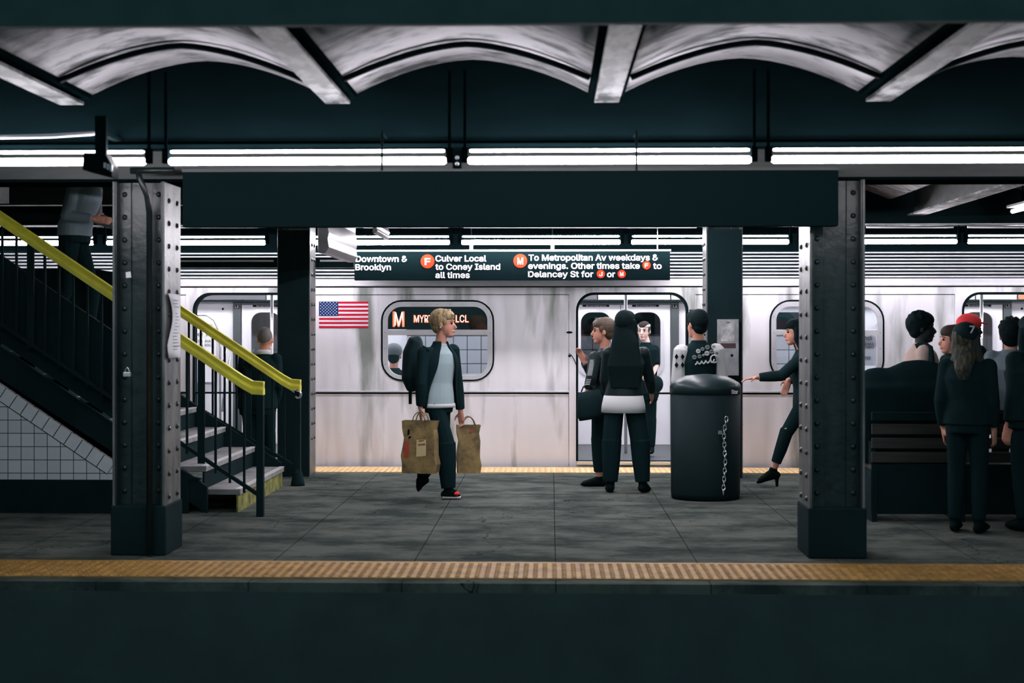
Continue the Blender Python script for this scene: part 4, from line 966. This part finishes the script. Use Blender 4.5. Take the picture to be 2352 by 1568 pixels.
# B: woman with the striped sleeve, behind the long-haired woman -------------------
YB_ = 13.35; B0 = Vector((X(1378, YB_), YB_, 0)); qb = lambda px, py, dy=0: (-(X(px, YB_+dy)-B0.x), -dy, Z(py, YB_+dy))
JB = stand(1.64, head=qb(1385, 760), neck=qb(1390, 802), pelvis=qb(1383, 920), lsh=qb(1366, 822, -.12), rsh=qb(1398, 822, .14), lel=qb(1358, 868, -.2), lwr=qb(1350, 896, -.2), rel=qb(1362, 862, .16), rwr=qb(1343, 832, .12),
           lkn=qb(1373, 1010, -.06), lan=qb(1376, 1098, -.06), ltoe=qb(1340, 1110, -.07), rkn=qb(1385, 1015, .1), ran=qb(1392, 1092, .1), rtoe=qb(1370, 1102, .1))
pB, WB_, HB, JB = person('woman with a ribbed jacket sleeve facing left, partly behind the long-haired woman', B0, 180, JB, skin=skinm, top=leather, hair=mat('light_brown_hair', (.065, .042, .026), .6, bump=.4, bscale=70), style='short', tyaw=-20, shoe=rubber, ankle=.14, tw=.95,
                         handdir=(Vector((.1, 0, -1)), Vector((.5, 0, 1))), handcurl=(.7, .4))
b = MB()
for k in range(16):
    t = k/15; p = JB['lsh'].lerp(JB['lel'], .1+t*1.0) if t < .75 else JB['lel'].lerp(JB['lwr'], (t-.75)*2)
    c = WB_(p)+Vector((-.022, -.062, 0)); b.box(c.x-.022, c.x+.022, c.y, c.y+.012, c.z-.0035, c.z+.0035)
b.build('sleeve_ribs', whitecl, pB)
hb = empty('handbag', P(1358, 965, 13.1), 'black handbag hanging from the hand of the woman with the ribbed sleeve', 'bag')
b = MB().loft([P(1360, 962, 13.1), P(1358, 950, 13.1), P(1355, 915, 13.1), P(1352, 898, 13.1)], [(.12, .04), (.135, .06), (.12, .05), (.10, .02)], (0, 1, 0), 18)
b.build('bag_body', clothblk2, hb, True)
MB().tube([P(1335, 900, 13.1), P(1340, 888, 13.1), P(1350, 884, 13.12), P(1362, 888, 13.1), P(1368, 900, 13.1)], .007).build('handle', leather, hb, True)

# C: long-haired woman from behind ----------------------------------------------------
YC_ = 12.8; C0 = Vector((X(1436, YC_), YC_, 0))
def qf(px, py, Y0, C, fac, dy=0):
    wv = Vector((X(px, Y0+dy)-C.x, dy, 0)); v = rotz(-fac) @ wv; return (v.x, v.y, Z(py, Y0+dy))
qc = lambda px, py, dy=0: qf(px, py, YC_, C0, 80, dy)
JC = dict(head=qc(1438, 745), neck=qc(1438, 790), pelvis=qc(1432, 915), lsh=qc(1398, 812), rsh=qc(1478, 812), lel=qc(1390, 870, .05), rel=qc(1492, 870, .08), lwr=qc(1398, 905, .18), rwr=qc(1496, 900, .2), lhip=qc(1412, 925), rhip=qc(1455, 925),
          lkn=qc(1405, 1015), rkn=qc(1470, 1015), lan=qc(1402, 1108), ran=qc(1476, 1108), ltoe=qc(1400, 1122, .14), rtoe=qc(1486, 1122, .12), hairlen=(0, .10, .40), legw=(1.4, 1, 1))
pC, WC, HC, JC = person('woman seen from behind with very long black hair, black jacket and white shirt hem', C0, 80, JC, skin=skinm, top=leather, hair=hairdk, style='long', hyaw=-25, tw=1.05, coat=-.03, nohands=False)
b = MB(); pl = JC['pelvis']; b.loft([pl+Vector((0, 0, -.125)), pl+Vector((0, 0, -.06)), pl+Vector((0, 0, .03))], [(.155, .205), (.15, .20), (.135, .18)], (0, 1, 0), 26)
b.v = [tuple(WC(v)) for v in b.v]; b.build('white_shirt_hem', whitecl, pC, True)

# E: man in varsity jacket -----------------------------------------------------------------
YE = 13.1; E0 = Vector((X(1602, YE), YE, 0)); qe = lambda px, py, dy=0: qf(px, py, YE, E0, 105, dy)
JE = stand(1.76, head=qe(1600, 744), neck=qe(1605, 784), pelvis=qe(1604, 925), lsh=qe(1566, 811, -.03), rsh=qe(1645, 809, .03), lel=qe(1558, 872, -.04), rel=qe(1656, 868, .05), lwr=qe(1570, 925, .1), rwr=qe(1645, 920, .15),
           lhip=qe(1588, 935), rhip=qe(1622, 935), lkn=qe(1582, 1025, .02), rkn=qe(1625, 1025, .02), lan=qe(1578, 1092), ran=qe(1628, 1092), ltoe=qe(1566, 1104, .1), rtoe=qe(1625, 1104, .14))
pE, WE, HE, JE = person('man seen from behind in a black varsity jacket with white sleeves and round patches', E0, 105, JE, skin=skinm, top=clothblk, hair=hairdk, style='short', hyaw=18, sleeve=whitecl, tw=1.0, s=1.06, slw=1.25)
for (px, py) in ((1554, 819), (1568, 819), (1554, 838), (1568, 838)):
    c = P(px, py, YE-.135); h = .021; MB().prism([(c.x-h*.85, c.z), (c.x, c.z-h*1.3), (c.x+h*.85, c.z), (c.x, c.z+h*1.3)], c.y-.003, c.y+.012).build('sleeve_diamond', rubber, pE)
pgrey = mat('patch_grey', (.22, .25, .26), .8); 
for i, (px, py, r) in enumerate(((1604, 806, 5), (1614, 801, 4), (1625, 797, 5), (1639, 796, 5), (1595, 820, 5), (1607, 818, 4.5), (1624, 811, 5.5), (1635, 807, 5), (1647, 811, 3.5), (1616, 815, 2.5))):
    yy = YE-.152; c = P(px, py, yy); rr2 = r/F*yy
    MB().loft([(c.x, yy, c.z), (c.x, yy+.02, c.z)], [rr2, rr2], (0, 0, 1), 16).build('round_patch', pgrey if i % 3 else whitecl, pE)
    MB().box(c.x-rr2*.6, c.x+rr2*.6, yy-.002, yy, c.z-.003, c.z+.003).build('patch_mark', rubber, pE)
pts = []
for t in [k/60 for k in range(61)]:
    px = 1597+46*t; py = 838-6*t-7*abs(math.sin(t*15)); pts.append(P(px+2*math.sin(t*30), py, YE-.155))
MB().tube(pts, .007, 6, (0, 1, 0)).tube([P(1640+8*math.cos(a), 824-9*math.sin(a), YE-.155) for a in [R(20+t*33) for t in range(10)]], .007, 6, (0, 1, 0)).build('script_lettering', whitecl, pE, True)

# D: woman in the car -------------------------------------------------------------------------
YD_ = 16.15; D0 = Vector((X(1484, YD_), YD_, .03)); qd = lambda px, py, dy=0: tuple(Vector(qf(px, py, YD_, D0, -110, dy))-Vector((0, 0, .03)))
JD = dict(head=qd(1479, 760), neck=qd(1484, 788), pelvis=qd(1487, 895), rsh=qd(1464, 804, 0), lsh=qd(1503, 803), rel=qd(1466, 850), lel=qd(1507, 842, -.05), rwr=qd(1478, 868, -.12), lwr=qd(1500, 858, -.2), rhip=qd(1478, 900), lhip=qd(1496, 900),
          rkn=qd(1482, 965), lkn=qd(1496, 965), ran=qd(1486, 1026), lan=qd(1496, 1026), rtoe=qd(1482, 1038, -.13), ltoe=qd(1494, 1038, -.13))
pD, WD, HD, JD = person('pale woman with a white headband standing inside the open train door', D0, -110, JD, skin=skinl, top=clothblk, hair=hairbr, style='crop', sleevelen=.3, tw=.85, s=.92)
b = MB().loft([HD(.062, 0, .075), HD(-.03, 0, .145)], [(.02, .02)]*2, (0, 1, 0), 8); b = MB()
pts = [HD(.086*math.cos(a)-.006, .074*math.sin(a), .055+.045*(1-math.cos(a))*.3) for a in [R(-100+10*k) for k in range(21)]]
b.loft(pts, [(.006, .016)]*21, (0, 0, 1), 8); b.v = [tuple(WD(v)) for v in b.v]; b.build('headband', whitecl, pD, True)
for px, dx in ((1484, 0), (1491, 0)): MB().tube([P(px, 812, YD_-.125), P(px, 830, YD_-.13)], .008).build('shirt_stripe', whitecl, pD)
for k in range(3): MB().tube([P(1496+k, 800+8*k, YD_-.07), P(1510, 803+8*k, YD_-.02)], .007).build('sleeve_stripe', whitecl, pD)
tag(blob('shoulder_bag', MB().ell(P(1507, 882, 15.9), (.085, .05, .10)).ell(P(1502, 905, 15.9), (.06, .04, .07)), clothblk2, None, .012), 'black shoulder bag of the woman inside the train door', 'bag')

# F: reaching woman --------------------------------------------------------------------------
YF_ = 13.4; F0 = Vector((X(1845, YF_), YF_, 0)); qg = lambda px, py, dy=0: qf(px, py, YF_, F0, 180, dy)
JF = dict(head=qg(1828, 763), neck=qg(1842, 805), pelvis=qg(1850, 925), lsh=qg(1838, 825, -.12), rsh=qg(1846, 825, .14), lel=qg(1794, 862, -.12), lwr=qg(1740, 866, -.12), rel=qg(1828, 868, .16), rwr=qg(1812, 872, .10),
          lhip=qg(1842, 935, -.07), rhip=qg(1852, 935, .07), lkn=qg(1808, 990, -.07), lan=qg(1776, 1078, -.07), ltoe=qg(1744, 1103, -.07), rkn=qg(1850, 1010, .07), ran=qg(1868, 1072, .07), rtoe=qg(1862, 1104, .07), hairlen=(0, .0, .25))
pF, WF, HF, JF = person('dark-haired woman reaching left from behind the near right column, in heeled shoes', F0, 180, JF, skin=skinm, top=clothblk2, hair=hairdk, style='long', tw=.95, heel=1, ankle=.16, handdir=(Vector((1, 0, -.15)), Vector((.35, 0, -1))), handcurl=(.35, .3), handn=(Vector((0, 0, -1)), None))
b = MB().loft([JF['lkn']+Vector((-.03, 0, .05)), JF['lkn']+Vector((.03, 0, .03))], [(.012, .06), (.012, .06)], (0, 1, 0), 10); b.v = [tuple(WF(v)) for v in b.v]; b.build('pale_knee_trim', whitecl, pF, True)

# G: bald man by the left door -----------------------------------------------------------------
YG = 13.72; G0 = Vector((X(600, YG), YG, 0)); qh = lambda px, py, dy=0: qf(px, py, YG, G0, 95, dy)
JG = stand(1.68, head=qh(609, 779), neck=qh(606, 812), pelvis=qh(592, 925), lsh=qh(562, 826), rsh=qh(634, 826), lel=qh(552, 885), rel=qh(640, 885), lwr=qh(560, 930, .12), rwr=qh(632, 930, .1), lhip=qh(575, 930), rhip=qh(612, 930),
           lkn=qh(575, 1000), rkn=qh(618, 1000), lan=qh(575, 1074), ran=qh(622, 1074), ltoe=qh(572, 1086, .12), rtoe=qh(624, 1086, .12))
pG, WG, HG, JG = person('older man with cropped grey hair and pale collar, seen from behind at left', G0, 95, JG, skin=skinm, top=clothblk, hair=hairgrey, style='bald', tw=1.15, hyaw=-5)
b = MB().loft([JG['neck']+Vector((-.01, 0, -.01)), JG['neck']+Vector((-.005, 0, .035))], [(.072, .085), (.060, .066)], (0, 1, 0), 18); b.v = [tuple(WG(v)) for v in b.v]; b.build('white_collar', whitecl, pG, True)
b = MB().loft([HG(-.09, -.03, .05), HG(-.104, 0, .052), HG(-.09, .03, .05)], [.001]*3, (0, 0, 1), 6)

# H: person on the stairs -------------------------------------------------------------------------
YH = 12.2; hx = X(180, YH); H0 = Vector((hx, YH, 0)); hstep = lambda x: RISE*(int((SX-x)/RUN)+1)
gz = hstep(hx)+.188
JH = dict(head=(.16, 0, gz+1.66), neck=(.11, 0, gz+1.53), pelvis=(-.03, 0, gz+1.06), lsh=(.08, .18, gz+1.45), rsh=(.03, -.18, gz+1.45), lel=(.1, .2, gz+1.18), rel=(-.03, -.21, gz+1.17), lwr=(.3, .18, gz+1.1), rwr=(.20, -.19, gz+1.14),
          lhip=(-.05, .085, gz+1.0), rhip=(-.05, -.085, gz+1.0), lkn=(.10, .09, gz+.50), rkn=(-.08, -.09, gz+.52), lan=(.02, .09, gz+.085-RISE), ran=(-.26, -.09, gz+.085), ltoe=(.15, .1, gz+.035-RISE), rtoe=(-.13, -.1, gz+.035))
pH, WH, HH, JH = person('person in a loose grey-blue shirt coming down the stairs, head hidden by the girder', H0, 0, JH, skin=skinm, top=shirtgrey, hair=hairdk, style='short', tw=1.15)

# right-hand group ------------------------------------------------------------------------------------
def simple(label, px, ytop, Y, facing, **kw):
    zt_ = Z(ytop, Y, px); h = zt_/1.0*1.0; base = Vector((X(px, Y), Y, 0)); hh = h*1.0
    return person(label, base, facing, stand(hh/1.005*1.0, **kw.pop('J', {})), **kw)
pI, WI, HI, JI = simple('dark-skinned man in a tan jacket with a backpack strap, in profile at right', 2118, 717, 11.75, -10, skin=skind, top=creamcl, hair=hairdk, style='curly', vox=.009, tyaw=35, s=1.0)
b = MB().tube([WI(JI['rsh']+Vector((-.06, .06, .05))), WI(JI['rsh']+Vector((.0, .05, .075))), WI(JI['rsh']+Vector((.05, -.02, .04))), WI(JI['rsh']+Vector((.06, -.075, -.06))), WI(JI['rsh']+Vector((.03, -.085, -.3)))], .022); 
tag(b.build('shoulder_strap', clothblk, pI, True))
simple('brown-haired woman facing left, close to the man in the tan jacket', 2186, 748, 12.15, 180, skin=skinm, top=clothblk, hair=hairbr, style='long', vox=.009, J=dict(hairlen=(0, .05, .3)))
pK, WK, HK, JK = simple('woman in a black cap seen from behind, long hair with blonde ends', 2222, 745, 10.35, 62, skin=skinm, top=clothblk, hair=mat('ombre_hair', (.10, .08, .03), .8, col2=(.010, .016, .016), scale=(40, 40, 3.0), ramp=(.48, .62), bump=.4), style='long', vox=.009, hyaw=-25, J=dict(hairlen=(0, -.06, .16)), face=True)
def cap_hat(W, H, m, root, brim=True):
    b = MB(); vs = []
    b.ell(H(-.02, 0, .055), (.115, .098, .088)); b2 = b
    if brim: b.loft([H(.07, 0, .06), H(.12, 0, .055), H(.165, 0, .045)], [(.008, .07), (.007, .065), (.004, .04)], (0, 1, 0), 12)
    b.v = [tuple(W(v)) for v in b.v]; return b.build('cap', m, root, True)
cap_hat(WK, HK, clothblk2, pK, False)
c = P(2233, 758, 10.2); text('cap_number', '7', 2227, 2239, 764, 16, 10.215, signwht, pK, .03)
pL, WL, HL, JL = simple('person in a bright red cap standing behind the woman in the black cap', 2230, 722, 12.6, 10, skin=skind, top=clothblk, hair=hairdk, style='crop', vox=.009, s=.95)
cap_hat(WL, HL, redm, pL)
pM, WM, HM_, JM = simple('dark-haired person in a grey-blue top at the right edge of the group', 2322, 736, 11.9, 75, skin=skinm, top=shirtgrey, hair=hairdk, style='curly', vox=.009, tw=1.1, s=1.1)
pN, WN, HN, JN = simple('hooded person in dark clothes cut off by the right edge', 2372, 728, 10.45, 110, skin=skinm, top=clothblk2, hair=clothblk2, style='long', vox=.009, tw=1.15, s=1.15, J=dict(hairlen=(0, .1, .1)))

# seated passenger behind the middle window
YP = 15.62; P0 = Vector((X(905, YP), YP, .03)); 
JP = dict(head=(0, 0, 1.17), neck=(-.02, 0, 1.02), pelvis=(-.05, 0, .56), lsh=(-.02, .165, .95), rsh=(-.02, -.165, .95), lel=(.02, .2, .70), rel=(.02, -.2, .70), lwr=(.2, .12, .62), rwr=(.2, -.12, .62), lhip=(-.02, .09, .54), rhip=(-.02, -.09, .54),
          lkn=(.40, .1, .52), rkn=(.40, -.1, .52), lan=(.42, .1, .11), ran=(.42, -.1, .11), ltoe=(.55, .1, .06), rtoe=(.55, -.1, .06))
pP, WP, HP, JP = person('seated passenger in a grey cap behind the middle train window', P0, 90, JP, skin=skinm, top=clothblk2, hair=hairdk, style='crop', vox=.01)
cap_hat(WP, HP, mat('grey_cap', (.16, .18, .19), .8), pP, False)
